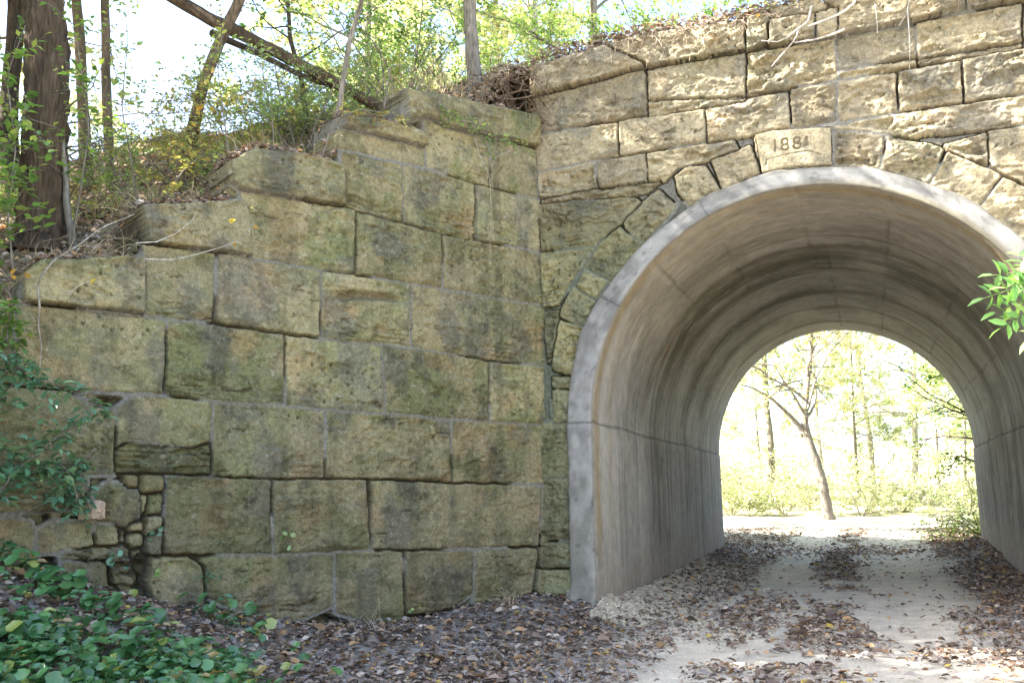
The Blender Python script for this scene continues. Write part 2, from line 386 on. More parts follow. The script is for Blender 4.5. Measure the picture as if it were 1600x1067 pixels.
# --- wing wall in the picture
RES = 0.011
def wing_wall(root, stones, top, t0, t1, z0, z1, res, pal, seed, mirror=False):
    T, Z = np.meshgrid(np.arange(t0, t1, res), np.arange(z0, z1, res))
    h, C, S, ins = masonry(T, Z, stones, pal, seed)
    wd = np.array([-WD[0] if mirror else WD[0], WD[1]]); wn = np.array([-WN[0] if mirror else WN[0], WN[1]]); cx = CXR if mirror else CX
    P = np.stack([cx+T*wd[0]+h*wn[0], D+T*wd[1]+h*wn[1], Z], -1)
    jag = 0.02*vnoise(T*12, Z*12, None, seed+60)
    ztop = np.interp(T[0], [p[0] for p in top], [p[1] for p in top])[None, :]+jag+0.015
    cop = np.array([s == 'cop' for s, _ in stones]+[False])[S] & ins
    keep = (Z < ztop) | cop
    fm = keep[:-1, :-1] & keep[1:, 1:]
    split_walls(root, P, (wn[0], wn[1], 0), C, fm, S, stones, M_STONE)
wingL = empty('wing_wall', (CX+3*WD[0], D+3*WD[1], 0), label='mossy olive stone wing wall with its top stepping down to the left', cat='wall')
WING = [('cop',[(2.012,5.938),(1.371,6.018),(0.036,6.138),(0.044,5.751),(1.372,5.629),(1.741,5.724),(1.959,5.645)]),('cop',[(2.773,5.451),(2.244,5.504),(1.749,5.497),(1.731,5.355),(2.243,5.354),(2.747,5.341)]),('n',[(1.697,5.696),(0.782,5.717),(0.788,5.092),(1.678,5.137)]),('n',[(0.752,5.716),(0.023,5.731),(0.026,5.082),(0.759,5.098)]),('n',[(2.801,5.306),(1.731,5.332),(1.713,5.137),(2.805,5.103)]),('n',[(2.765,5.048),(2.031,5.067),(2.009,4.44),(2.746,4.482)]),('dmg',[(1.997,5.074),(1.01,5.07),(0.995,4.397),(1.983,4.43)]),('n',[(0.962,5.064),(0.006,5.069),(-0.001,4.417),(0.958,4.404)]),('cop',[(4.002,4.664),(3.776,4.828),(3.24,4.897),(2.77,4.889),(2.761,4.465),(3.37,4.437),(3.862,4.418),(3.995,4.469)]),('n',[(3.867,4.384),(2.614,4.437),(2.595,3.772),(2.985,3.743),(3.752,3.766)]),('n',[(2.575,4.416),(2.321,4.405),(1.481,4.361),(1.481,3.754),(2.571,3.748)]),('n',[(1.446,4.36),(-0.021,4.387),(-0.049,3.74),(1.455,3.75)]),('cop',[(4.818,4.046),(3.876,4.278),(3.785,4.118),(3.759,3.765),(4.751,3.737)]),('n',[(4.766,3.704),(4.131,3.72),(4.129,3.067),(4.584,3.059),(4.734,3.066)]),('n',[(4.062,3.731),(3.751,3.728),(3.007,3.72),(2.998,3.038),(4.067,3.074)]),('crk',[(2.977,3.717),(2.312,3.728),(1.919,3.718),(1.906,3.039),(2.961,3.028)]),('n',[(1.869,3.717),(1.464,3.72),(-0.069,3.71),(-0.167,2.992),(0.913,2.996),(1.848,3.045)]),('cop',[(5.742,3.279),(5.637,3.405),(4.783,3.582),(4.75,3.052),(5.088,3.077),(5.728,3.072)]),('n',[(5.782,3.011),(5.086,3.043),(4.595,3.04),(4.547,3.009),(4.54,2.38),(5.101,2.368),(5.744,2.375)]),('n',[(4.524,3.024),(4.066,3.043),(3.391,3.012),(3.364,2.338),(4.124,2.345),(4.511,2.37)]),('n',[(3.356,3.002),(2.975,3.007),(2.279,3.005),(2.215,2.318),(2.901,2.311),(3.337,2.339)]),('n',[(2.239,3.009),(1.865,3.008),(0.913,2.959),(0.838,2.942),(0.826,2.288),(2.191,2.319)]),('n',[(0.782,2.947),(-0.166,2.952),(-0.18,2.268),(0.78,2.283)]),('n',[(6.178,2.99),(5.806,3.008),(5.768,2.379),(6.133,2.385)]),('n',[(6.131,2.355),(5.742,2.344),(5.368,2.329),(5.102,2.19),(4.957,2.175),(4.929,1.654),(5.714,1.649),(6.08,1.662)]),('n',[(4.926,2.199),(4.818,2.306),(4.526,2.323),(4.091,2.299),(4.089,1.942),(4.248,1.88),(4.819,1.922),(4.913,1.864)]),('lam',[(4.913,1.864),(4.819,1.922),(4.248,1.88),(4.089,1.942),(4.077,1.66),(4.903,1.666)]),('n',[(4.06,2.289),(3.45,2.296),(2.929,2.277),(2.907,1.63),(3.469,1.622),(4.052,1.655)]),('n',[(2.886,2.272),(2.191,2.278),(1.386,2.236),(1.352,1.595),(2.377,1.626),(2.879,1.63)]),('n',[(1.315,2.232),(0.827,2.244),(-0.347,2.22),(-0.495,2.146),(-0.498,1.567),(1.326,1.588)]),('n',[(4.458,1.618),(3.481,1.579),(3.459,0.91),(4.465,0.951)]),('n',[(3.441,1.579),(2.444,1.58),(2.381,0.906),(3.268,0.908),(3.42,0.903)]),('n',[(2.338,1.58),(1.335,1.546),(0.084,1.514),(0.045,1.461),(0.109,0.853),(1.852,0.89),(2.344,0.904)]),('n',[(0.004,1.506),(-0.464,1.505),(-0.402,0.856),(0.029,0.857)]),('lam',[(6.078,1.637),(5.173,1.631),(5.158,1.374),(6.057,1.338)]),('n',[(5.062,1.491),(4.96,1.55),(4.726,1.5),(4.705,1.312),(4.791,1.193),(5.038,1.254)]),('rub',[(4.831,1.633),(4.705,1.617),(4.71,1.506),(4.82,1.523)]),('rub',[(4.7,1.634),(4.52,1.623),(4.52,1.488),(4.686,1.478)]),('rub',[(4.685,1.461),(4.619,1.466),(4.617,1.31),(4.666,1.295)]),('rub',[(4.614,1.472),(4.519,1.471),(4.51,1.291),(4.643,1.283)]),('rub',[(4.759,1.203),(4.662,1.212),(4.664,1.146),(4.756,1.132)]),('rub',[(4.637,1.266),(4.509,1.275),(4.504,1.169),(4.624,1.117)]),('rub',[(4.761,1.122),(4.668,1.129),(4.658,1.025),(4.75,1.018)]),('rub',[(4.612,1.1),(4.503,1.152),(4.493,0.946),(4.594,0.968)]),('n',[(6.053,1.289),(5.569,1.241),(5.537,1.122),(5.575,0.971),(6.031,0.993)]),('n',[(5.493,1.172),(5.375,1.231),(5.088,1.223),(5.051,1.036),(5.481,0.997)]),('n',[(5.061,1.201),(4.899,1.218),(4.868,1.034),(5.046,1.036)]),('lam',[(5.298,1.02),(4.771,1.008),(4.765,0.91),(5.293,0.947)]),('n',[(5.281,0.915),(4.966,0.899),(4.934,0.701),(5.011,0.602),(5.278,0.699)]),('n',[(4.56,0.905),(4.14,0.895),(4.10,0.80),(4.085,0.60),(4.12,0.40),(4.52,0.40),(4.575,0.70)]),('n',[(4.205,0.894),(3.267,0.871),(2.826,0.85),(2.797,0.824),(2.802,0.375),(3.116,0.28),(3.382,0.315),(3.889,0.461),(4.074,0.588),(4.096,0.82)]),('n',[(2.755,0.853),(2.418,0.863),(1.987,0.85),(1.958,0.16),(2.333,0.181),(2.729,0.308)]),('n',[(1.916,0.847),(1.057,0.808),(1.069,0.374),(1.38,0.229),(1.903,0.22)]),('n',[(1.012,0.813),(0.139,0.803),(0.132,0.708),(0.218,0.314),(0.674,0.255),(1.034,0.269)]),('n',[(0.06,0.8),(-0.369,0.811),(-0.311,0.611),(-0.205,0.506),(0.065,0.594)]),('n',[(0.065,0.565),(-0.184,0.47),(-0.351,0.199),(0.004,0.226),(0.12,0.343)])]
ARCH = [('cop',[(-3.837,6.68),(-3.582,6.81),(-3.068,6.855),(-2.675,6.901),(-2.411,6.708),(-2.215,6.596),(-3.051,6.508),(-3.718,6.45)]),('cop',[(-2.642,6.895),(-2.282,6.963),(-1.806,6.929),(-1.006,6.911),(-1.024,6.565),(-1.899,6.572),(-2.183,6.574),(-2.387,6.712)]),('cop',[(-0.983,6.923),(-0.746,6.924),(-0.755,6.635),(-1.002,6.553)]),('cop',[(-0.729,6.84),(-0.233,6.836),(-0.236,6.551),(-0.737,6.567)]),('cop',[(-0.683,7.009),(-0.201,7.005),(-0.101,6.913),(-0.105,6.842),(-0.676,6.877)]),('cop',[(-0.204,6.846),(0.021,6.848),(0.002,6.56),(-0.215,6.547)]),('cop',[(-0.077,6.948),(0.655,6.92),(1.346,6.88),(1.325,6.626),(0.895,6.592),(0.023,6.556),(0.036,6.861)]),('cop',[(1.364,6.875),(2.179,6.884),(2.155,6.63),(1.35,6.62)]),('n',[(-3.71,6.406),(-3.053,6.449),(-2.273,6.531),(-2.235,6.482),(-2.229,5.984),(-3.657,5.958)]),('n',[(-2.193,6.525),(-1.033,6.526),(-1.06,6.017),(-2.191,6.143)]),('lam',[(-2.2,6.128),(-1.06,6.001),(-1.064,5.938),(-2.19,5.961)]),('n',[(-1.005,6.505),(-0.043,6.506),(-0.032,6.043),(-1.03,6.028)]),('n',[(-0.009,6.491),(0.782,6.492),(0.796,6.154),(0.465,6.154),(0.002,6.13)]),('lam',[(0.001,6.115),(0.464,6.139),(0.795,6.139),(0.802,6.062),(0.003,6.045)]),('n',[(0.851,6.524),(1.874,6.542),(1.849,6.134),(0.834,6.132)]),('lam',[(0.833,6.117),(1.848,6.119),(1.844,6.076),(0.828,6.057)]),('n',[(1.904,6.543),(2.505,6.556),(2.46,6.095),(1.862,6.073)]),('n',[(-3.649,5.914),(-2.616,5.905),(-2.612,5.492),(-3.632,5.453)]),('n',[(-2.575,5.915),(-1.542,5.921),(-1.538,5.528),(-2.572,5.502)]),('n',[(-1.504,5.931),(-1.041,5.95),(-0.592,5.953),(-0.58,5.546),(-1.508,5.515)]),('n',[(-0.531,6.014),(-0.035,5.997),(-0.063,5.557),(-0.537,5.547)]),('n',[(-0.028,5.996),(0.58,5.996),(0.567,5.553),(-0.057,5.556)]),('n',[(0.607,6.006),(1.235,6.005),(1.224,5.557),(0.594,5.557)]),('n',[(1.262,6.023),(1.859,6.044),(2.399,6.071),(2.351,5.58),(1.816,5.566),(1.249,5.56)]),('n',[(-3.624,5.409),(-2.914,5.452),(-2.898,5.129),(-3.613,5.098)]),('n',[(-2.864,5.462),(-2.271,5.475),(-2.26,5.142),(-2.857,5.132)]),('n',[(-2.232,5.469),(-1.227,5.481),(-1.181,5.372),(-1.51,5.309),(-1.891,5.252),(-2.051,5.114),(-2.229,5.122)]),('lam',[(-3.614,5.064),(-2.858,5.1),(-2.113,5.098),(-2.273,4.999),(-2.47,4.976),(-3.606,5.038)]),('date',[(-0.962,5.504),(-0.752,5.526),(-0.138,5.469),(-0.153,5.024),(-0.566,5.067),(-0.915,5.046)]),('n',[(-0.08,5.414),(0.417,5.293),(0.319,4.943),(-0.118,5.034)]),('n',[(0.454,5.258),(0.981,5.054),(0.814,4.707),(0.364,4.93)]),('n',[(1.052,5.0),(1.501,4.672),(1.281,4.39),(0.856,4.68)]),('n',[(1.528,4.64),(1.777,4.474),(2.041,4.166),(1.699,3.945),(1.303,4.359)]),('v',[(-1.46,5.27),(-1.041,5.382),(-0.943,5.058),(-1.359,4.904)]),('v',[(-1.896,5.133),(-1.756,5.217),(-1.567,5.207),(-1.418,4.896),(-1.73,4.764),(-1.874,4.947)]),('v',[(-2.535,4.687),(-2.357,4.834),(-2.118,4.979),(-1.941,4.782),(-2.134,4.569),(-2.326,4.393),(-2.524,4.55)]),('v',[(-3.062,4.169),(-2.845,4.442),(-2.617,4.585),(-2.358,4.357),(-2.537,4.14),(-2.732,3.954)]),('v',[(-3.158,3.914),(-3.056,4.072),(-2.812,3.938),(-2.944,3.753)]),('v',[(-3.386,3.568),(-3.223,3.88),(-2.945,3.721),(-3.065,3.44),(-3.193,3.466)]),('v',[(-3.459,3.17),(-3.379,3.496),(-3.082,3.402),(-3.135,2.9),(-3.288,2.87),(-3.481,2.936)]),('v',[(-3.483,2.819),(-3.217,2.789),(-3.236,2.666),(-3.486,2.695)]),('v',[(-3.486,2.671),(-3.237,2.643),(-3.253,2.299),(-3.478,2.262)]),('n',[(-3.623,5.007),(-2.471,4.952),(-2.356,4.866),(-2.616,4.625),(-2.926,4.403),(-3.6,4.41)]),('n',[(-3.61,4.37),(-2.903,4.368),(-3.077,4.21),(-3.27,3.965),(-3.415,3.73),(-3.597,3.729)]),('n',[(-3.574,3.623),(-3.417,3.618),(-3.472,3.368),(-3.544,3.018)]),('n',[(-0.084,5.453),(0.584,5.513),(1.812,5.523),(2.403,5.522),(2.374,5.224),(1.785,5.22),(0.727,5.246),(0.406,5.332),(0.077,5.421)]),('n',[(1.022,5.092),(1.413,5.148),(1.399,4.835),(1.073,5.019)]),('n',[(1.451,5.157),(2.021,5.196),(1.951,4.452),(1.728,4.592),(1.444,4.786)])]
WING_TOP = [(-0.3, 6.14), (0.036, 6.138), (1.371, 6.042), (1.978, 5.99), (2.03, 5.6), (2.045, 5.527), (2.80, 5.47), (2.82, 5.09), (2.9, 4.93), (3.24, 4.92), (3.776, 4.86), (3.98, 4.7), (4.0, 4.44), (3.94+.1, 4.25), (4.819, 4.07), (4.84, 3.6), (4.9, 3.52), (5.637, 3.44), (5.75, 3.3), (5.80, 3.03), (6.3, 2.98), (6.5, 2.9), (7.5, 2.2)]
wing_wall(wingL, WING + courses(6.35, 8.0, [0.0, 0.55, 1.1, 1.7, 2.4, 3.0], 4), WING_TOP, -0.06, 7.3, -0.35, 6.25, RES, PAL['wing'], 101)

# --- wall round the arch
def ring_off(x, z):
    """distance outside the intrados"""
    up = (np.hypot((x-XC)/AW, (z-HS)/BH)-1)*2.53
    return np.where(z > HS, up, np.abs(x-XC)-AW)
def ring_thick(x, z):
    ang = np.arctan2(np.clip(z-HS, 0, 9), np.abs(x-XC)); return mix(0.29, 0.20, sstep(0.0, 1.2, ang))
def radial(a, o):
    a = math.radians(a); return (XC+(AW+o)*math.cos(a), HS+(BH+o)*math.sin(a))
portal = empty('portal_wall', (XC, D, 0), label='tan stone wall with the carved date stone above the concrete arch', cat='wall')
xs = np.arange(CX-0.03, CXR+0.05, RES); zs = np.arange(-0.35, 7.12, RES)
X, Z = np.meshgrid(xs, zs)
off = ring_off(X, Z); th = ring_thick(X, Z)
traced = [s for s in ARCH if s[0] != 'date']; date = [s for s in ARCH if s[0] == 'date'][0]
gen = []
a = 37.0
while a > 1:
    b = a-rng.uniform(8, 12); gen.append(('v', [radial(a-.3, .24), radial(a-.3, .74), radial(b+.3, .74), radial(b+.3, .24)])); a = b
for j in range(4): gen.append(('n', [(XC+AW+.30, HS-.04-j*.6), (CXR-.01, HS-.04-j*.6), (CXR-.01, HS-.58-j*.6), (XC+AW+.30, HS-.58-j*.6)]))
gen += [('n', [(2.0, 4.95), (CXR, 4.95), (CXR, 5.45), (2.1, 5.45)]), ('n', [(1.9, 4.35), (CXR, 4.35), (CXR, 4.92), (1.75, 4.92)]),
        ('n', [(2.42, 5.5), (CXR, 5.5), (CXR, 6.05), (2.42, 6.05)]), ('n', [(2.52, 6.1), (CXR, 6.1), (CXR, 6.55), (2.52, 6.55)]), ('cop', [(2.19, 6.6), (CXR, 6.6), (CXR, 6.9), (2.19, 6.9)])]
gen += [('n', [(CX-.1, a_+.012), (XC-AW-.30, a_+.012), (XC-AW-.30, b_-.012), (CX-.1, b_-.012)]) for a_, b_ in ((1.62, 2.26), (.90, 1.60), (.58, .87), (.25, .56), (-.35, .22))]
h, C, S, ins = masonry(X, Z, traced+gen+[('none', date[1])], PAL['arch'], 202, clip=off-th+0.04)
# the wall is cleaner and rougher high up where it is weathered, mossier low down beside the wing
lowmoss = sstep(5.6, 4.2, Z)*sstep(-1.2, -2.6, X)
C = mix(C, C*np.array((0.74, 0.83, 0.70)), lowmoss[..., None])
dsd = poly_sdf(X, Z, date[1])
keep = (off > th-0.07) & (Z < np.interp(xs, [-3.9, -3.836, -3.581, -3.067, -2.281, -1.005, -0.681, -0.094, 1.352, 2.7], [6.69, 6.76, 6.85, 6.89, 6.96, 6.94, 7.03, 7.02, 6.93, 6.93])[None, :]+0.03*vnoise(X*9, Z*9, None, 5)) & (dsd < 0.0)
P = np.stack([X, D-h, Z], -1)
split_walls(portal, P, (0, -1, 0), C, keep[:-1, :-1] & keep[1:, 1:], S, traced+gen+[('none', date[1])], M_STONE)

# date stone: dressed face with the cut figures
dp = np.array(date[1]); r2 = 0.0045
X, Z = np.meshgrid(np.arange(dp[:, 0].min()-.01, dp[:, 0].max()+.01, r2), np.arange(dp[:, 1].min()-.01, dp[:, 1].max()+.01, r2))
sd_ = poly_sdf(X+0.006*fbm(X*9, Z*9, 2, 71), Z+0.006*fbm(X*9, Z*9, 2, 72), date[1])
def seg(ax, az, bx, bz):
    ex, ez = bx-ax, bz-az; t = np.clip(((X-ax)*ex+(Z-az)*ez)/(ex*ex+ez*ez), 0, 1); return np.hypot(X-ax-t*ex, Z-az-t*ez)
def chain(pts):
    return np.min([seg(*p, *q) for p, q in zip(pts[:-1], pts[1:])], 0)
def eight(cx, zt, zb, wt, wb):
    zm = (zt*0.47+zb*0.53); k = 0.45
    def oct_(x0, x1, z0, z1):
        c = min(x1-x0, z1-z0)*0.3
        return chain([(x0+c, z1), (x1-c, z1), (x1, z1-c), (x1, z0+c), (x1-c, z0), (x0+c, z0), (x0, z0+c), (x0, z1-c), (x0+c, z1)])
    return np.minimum(oct_(cx-wt/2, cx+wt/2, zm, zt), oct_(cx-wb/2, cx+wb/2, zb, zm))
g = seg(-0.748, 5.402, -0.752, 5.272)
g = np.minimum(g, eight(-0.640, 5.402, 5.272, 0.066, 0.078)); g = np.minimum(g, eight(-0.507, 5.400, 5.270, 0.066, 0.076))
g = np.minimum(g, chain([(-0.428, 5.310), (-0.402, 5.385), (-0.394, 5.300), (-0.43, 5.290)])-0.003)
line = chain([(-0.862, 5.13), (-0.855, 5.183), (-0.76, 5.196), (-0.614, 5.218), (-0.44, 5.226), (-0.36, 5.210), (-0.27, 5.165)])
wn = 0.003*vnoise(X*60, Z*60, None, 9)
face = 0.052-0.5*np.clip(0.02-sd_, 0, 1)
weath = sstep(-0.42, -0.25, X)*0.6+0.15
hh = face + 0.006*fbm(X*6, Z*6, 4, 81)+0.0045*fbm(X*40, Z*40, 3, 82, gain=.7)+weath*0.020*fbm(X*13, Z*13, 4, 83)
hh -= 0.020*sstep(0.013, 0.007, g+wn) + 0.012*sstep(0.009, 0.003, line+wn)
zz = np.interp(X, [-0.9, -0.6, -0.36, -0.2], [5.185, 5.218, 5.21, 5.12]); hh += 0.010*sstep(0.0, 0.012, zz-Z)*sstep(-0.86, -0.84, X)
c = mix(np.array((0.40, 0.335, 0.215)), np.array((0.29, 0.25, 0.165)), sstep(-.3, .4, fbm(X*4, Z*4, 4, 84))[..., None])
c = mix(c, np.array((0.24, 0.22, 0.16)), (0.5*sstep(0.1, 0.5, fbm(X*9, Z*7, 4, 85)))[..., None])
c = mix(c, np.array((0.16, 0.13, 0.08)), (0.5*sstep(0.014, 0.008, g+wn)+0.45*sstep(0.009, 0.003, line+wn))[..., None])
k = sd_ > -0.002
P = np.stack([X, D-hh, Z], -1)
dso = extrude_grid('date_stone', P, (0, -1, 0), c, k[:-1, :-1] & k[1:, 1:], M_STONE, portal, 0.15)
dso['label'] = 'smooth dressed stone with a cut date reading 188 and a broken last figure'

# --- concrete lining: ring on the face and the barrel behind it
lining = empty('tunnel_lining', (XC, D+TL/2, 0), label='smooth grey concrete barrel lining the arch with a pale ring on the face', cat='tunnel')
jh = HS+0.45
s1 = np.arange(0, jh, 0.022); na = 360
perp = [('L', z) for z in (-0.45+s1)]
sx = np.concatenate([np.full(len(s1), XC-AW), XC-AW*np.cos(np.linspace(0, math.pi, na)), np.full(len(s1), XC+AW)])
sz = np.concatenate([-0.45+s1, HS+BH*np.sin(np.linspace(0, math.pi, na)), (-0.45+s1)[::-1]])
nx_ = np.concatenate([np.full(len(s1), -1.0), -np.cos(np.linspace(0, math.pi, na)), np.full(len(s1), 1.0)])
nz_ = np.concatenate([np.zeros(len(s1)), np.sin(np.linspace(0, math.pi, na)), np.zeros(len(s1))])
sl = np.concatenate([[0], np.cumsum(np.hypot(np.diff(sx), np.diff(sz)))])
ang = np.degrees(np.arctan2(np.clip(sz-HS, 0, 9), (XC-sx)))     # 0 at the left springing, 90 at the crown, 180 right
# profile: outward offset o and depth y
prof = [(1.0, 0.10), (1.0, 0.0), (1.0, -0.03)] + [(1.0-k_/13*0.93, -0.075) for k_ in range(14)] + [(0.03, -0.070), (0.008, -0.06), (0.0, -0.03)]
po = np.array([p[0] for p in prof]); py_ = np.array([p[1] for p in prof]); nfr = len(prof)
yb = np.concatenate([np.arange(0.0, 2.2, 0.022), np.arange(2.2, TL+0.12, 0.04)])
po = np.concatenate([po, np.zeros(len(yb)), [0.1, 0.5, 1.0, 1.0]]); py_ = np.concatenate([py_, yb, [TL+.12, TL+.12, TL+.12, TL-.1]])
SL, PO = np.meshgrid(sl, po, indexing='ij'); AN = np.meshgrid(ang, po, indexing='ij')[0]; PY = np.meshgrid(sl, py_, indexing='ij')[1]
SX = sx[:, None]; SZ = sz[:, None]; zq = SZ+0*PY
thk = ring_thick(sx, sz)[:, None]+0.012*fbm(SL*2.5, SL*0, 4, 91)+0.035*sstep(0.1, 0.7, fbm(SL*1.9, SL*0+4, 2, 92))+0.006*fbm(SL*9, SL*0+2, 3, 102)
onface = (PY < -0.02)
O = PO*thk
Yw = PY + np.where(onface, -0.008*fbm(SL*1.5, PO*1.2, 4, 93)-0.004*fbm(SL*14, PO*4, 3, 94), 0)
bar = (PY > 0.0) & (PO == 0)
# construction joints, slightly stepped bays of formwork
pitch = np.array([1.22, 2.75, 4.3, 5.9, 7.45, 8.95])
bay = np.sum(PY[..., None] > pitch, -1)
right = AN > 92+3*np.sin(bay*2.1)
bst = (hsh(bay, right.astype(int), bay*0, 3)-0.5)*0.011*sstep(5, 40, np.minimum(AN, 180-AN))
O = O + np.where(bar, bst, 0)
gr = 0
for k_, p_ in enumerate(pitch):
    jy = p_+np.where(right, 0.16*(1 if k_ % 2 else -1), 0)*sstep(40, 75, np.minimum(AN, 180-AN))
    gr = gr + sstep(0.03, 0.006, np.abs(PY-jy+0.01*vnoise(SL*3, PY*2, None, 95)))
lj = 0
for a_, y0_, y1_ in ((89, 0, 2.8), (94, 2.8, 10), (112, 0, 10), (66, 1.22, 10), (48, 0, 4.3), (135, 2.7, 10), (156, 0, 10), (24, 4.3, 10)):
    lj = lj + sstep(0.75, 0.15, np.abs(AN-a_+0.3*vnoise(PY*2, PY*0, None, 96+a_)))*((PY > y0_) & (PY < y1_))
spj = sstep(0.022, 0.004, np.abs(SZ-HS-0.015*vnoise(PY*3, SZ*0+1, None, 97)+0*PY))
O = O + np.where(bar, 0.010*np.clip(gr, 0, 1)+0.007*np.clip(lj, 0, 1)+0.010*spj, 0) + np.where(PY > -0.07, 0.010*fbm(SL*0.8, PY*0.8, 3, 98)+0.0015*fbm(SL*1.4, PY*13, 4, 99)+0.002*fbm(SL*20, PY*20, 3, 100), 0)
O = O + np.where(bar & (zq < HS), -0.012*sstep(0.0, 0.02, HS-zq), 0)
Yw = Yw+np.where(onface, 0.007*sstep(0.02, 0.004, np.abs(SZ-HS)+0*PY), 0)
V = np.stack([SX+nx_[:, None]*O, D+Yw, SZ+nz_[:, None]*O], -1)
# pigment
n1 = fbm(SL*0.55, PY*5.5, 5, 110, gain=.6); n2 = fbm(SL*1.6, PY*1.6, 5, 111); n3 = fbm(SL*0.25, PY*16, 4, 112, gain=.65); n4 = fbm(SL*9, PY*9, 4, 113)
c = mix(np.array((0.44, 0.425, 0.395)), np.array((0.325, 0.312, 0.285)), sstep(-0.5, 0.6, 0.6*n1+0.8*n2+.3*n4)[..., None])
arcm = sstep(8, 40, np.minimum(AN, 180-AN))
c = mix(c, c*np.array((0.93, 0.87, 0.76)), (arcm*0.8)[..., None])
def band(y0, wd_, s): return np.exp(-((PY-y0+0.15*n2)/wd_)**2)*s
grime = band(2.75, 0.20, .5)+band(3.5, 0.55, 0.85)+band(4.3, 0.25, .6)+band(5.9, .3, .75)+band(7.45, .25, .6)+band(8.95, .12, .5)+band(1.75, .25, .25)
grime = grime*sstep(-0.5, 0.5, 0.8*n1+n3*0.3+n2+0.3)*(0.35+0.65*sstep(5, 38, np.minimum(AN, 180-AN)))
grime = grime*np.where(AN > 94, 0.75, 1.0)
c = mix(c, np.array((0.105, 0.095, 0.055)), np.clip(grime*1.05, 0, .88)[..., None])
c = c*(1+0.22*fbm(SL*3.2, PY*6, 5, 115, gain=.7)+0.10*n4)[..., None]
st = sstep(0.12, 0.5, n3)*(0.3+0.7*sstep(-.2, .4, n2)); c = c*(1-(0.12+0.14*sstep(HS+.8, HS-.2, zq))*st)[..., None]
tan = np.exp(-((PY-0.13)/0.12)**2)*sstep(-.5, .3, n1+.3)*sstep(0.3, 1.2, zq); c = mix(c, np.array((0.36, 0.265, 0.125)), (0.7*tan)[..., None])
tan2 = np.exp(-((PY-0.75-0.1*n2)/0.12)**2)*sstep(-.3, .5, n3+.1); c = mix(c, np.array((0.37, 0.28, 0.15)), (0.45*tan2)[..., None])
wh = (np.exp(-((PY-0.42)/0.16)**2)+0.6*np.exp(-((PY-0.98)/0.1)**2))*sstep(-.2, .4, n3+.15)*sstep(4.6, 2.6, zq); c = mix(c, np.array((0.56, 0.52, 0.46)), (0.65*wh)[..., None])
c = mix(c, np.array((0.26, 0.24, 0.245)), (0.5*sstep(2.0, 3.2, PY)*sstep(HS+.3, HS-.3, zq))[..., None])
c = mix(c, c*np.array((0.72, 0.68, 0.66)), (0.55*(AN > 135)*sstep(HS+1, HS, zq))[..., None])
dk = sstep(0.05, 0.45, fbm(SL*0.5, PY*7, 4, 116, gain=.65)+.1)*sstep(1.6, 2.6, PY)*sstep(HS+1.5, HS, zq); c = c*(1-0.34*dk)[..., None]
sec = np.floor((AN+9*np.sin(bay*3.3))/23.0); pt = hsh(bay+7, sec, bay*0, 8)-.5; c = c*(1+0.20*pt*bar*sstep(0.0, 0.4, zq-HS+.2))[..., None]
ck = sstep(0.010, 0.002, np.abs(fbm(SL*1.1, PY*1.6+5, 4, 117)-0.03))*sstep(-.1, .3, n2); c = c*(1-0.30*ck)[..., None]
lm = sstep(0.30, 0.5, fbm(SL*2.2, PY*8, 4, 118, gain=.65))*sstep(-.3, .3, n2); c = mix(c, np.array((0.52, 0.50, 0.46)), (0.35*lm)[..., None])
foot = sstep(0.75, 0.2, zq+0.2*n2-0.05*PY); c = mix(c, np.array((0.36, 0.30, 0.26)), (0.55*foot)[..., None])
jn = sstep(-0.3, 0.4, fbm(SL*1.3, PY*1.3, 3, 114)); c = c*(1-0.28*jn*np.clip(gr, 0, 1)*bar)[..., None]*(1-0.30*jn*np.clip(lj, 0, 1)*bar)[..., None]*(1-0.55*spj)[..., None]
rs = np.exp(-((PY-3.05)/0.05)**2-((AN-30)/5)**2); c = mix(c, np.array((0.2, 0.07, 0.03)), np.clip(rs, 0, 1)[..., None])
cf = mix(np.array((0.32, 0.31, 0.29)), np.array((0.19, 0.185, 0.172)), sstep(-.35, .4, fbm(SL*2.0, PO*1.3, 5, 120, gain=.65)+0.45*n4)[..., None])
cf = mix(cf, np.array((0.38, 0.365, 0.34)), (0.6*sstep(0.1, 0.5, fbm(SL*3, PO*1.5, 4, 121)))[..., None])
cf = mix(cf, np.array((0.20, 0.175, 0.11)), (sstep(0.42, 0.1, PO)*sstep(60, 120, AN)*0.75*(AN < 178))[..., None])
cf = mix(cf, np.array((0.30, 0.27, 0.20)), (0.35*sstep(HS+.2, 0.2, zq))[..., None])*(1+0.12*n4)[..., None]
sp2 = sstep(0.30, 0.55, fbm(SL*7, PO*3, 4, 123, gain=.7)); cf = cf*(1-0.35*sp2)[..., None]; og = sstep(0.80, 1.0, PO+0.12*n4); cf = mix(cf, np.array((0.17, 0.155, 0.12)), (0.55*og)[..., None])
crk_ = sstep(0.01, 0.003, np.abs(fbm(SL*1.2, PO*0.8+3, 3, 122)-0.05))*(0.5); cf = cf*(1-0.3*crk_*(AN > 20))[..., None]
for sj in (0.31, 0.42, 0.60, 0.76):
    cf = cf*(1-0.4*sstep(0.012, 0.004, np.abs(SL/sl[-1]-sj)*sl[-1]))[..., None]
cf = cf*(1-0.5*sstep(0.02, 0.006, np.abs(SZ-HS)+0*PY))[..., None]
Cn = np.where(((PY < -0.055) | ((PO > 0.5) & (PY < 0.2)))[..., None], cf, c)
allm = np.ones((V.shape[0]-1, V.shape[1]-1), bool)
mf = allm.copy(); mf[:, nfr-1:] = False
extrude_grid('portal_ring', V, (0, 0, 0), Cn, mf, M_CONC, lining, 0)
extrude_grid('barrel', V, (0, 0, 0), Cn, allm & ~mf, M_CONC, lining, 0)

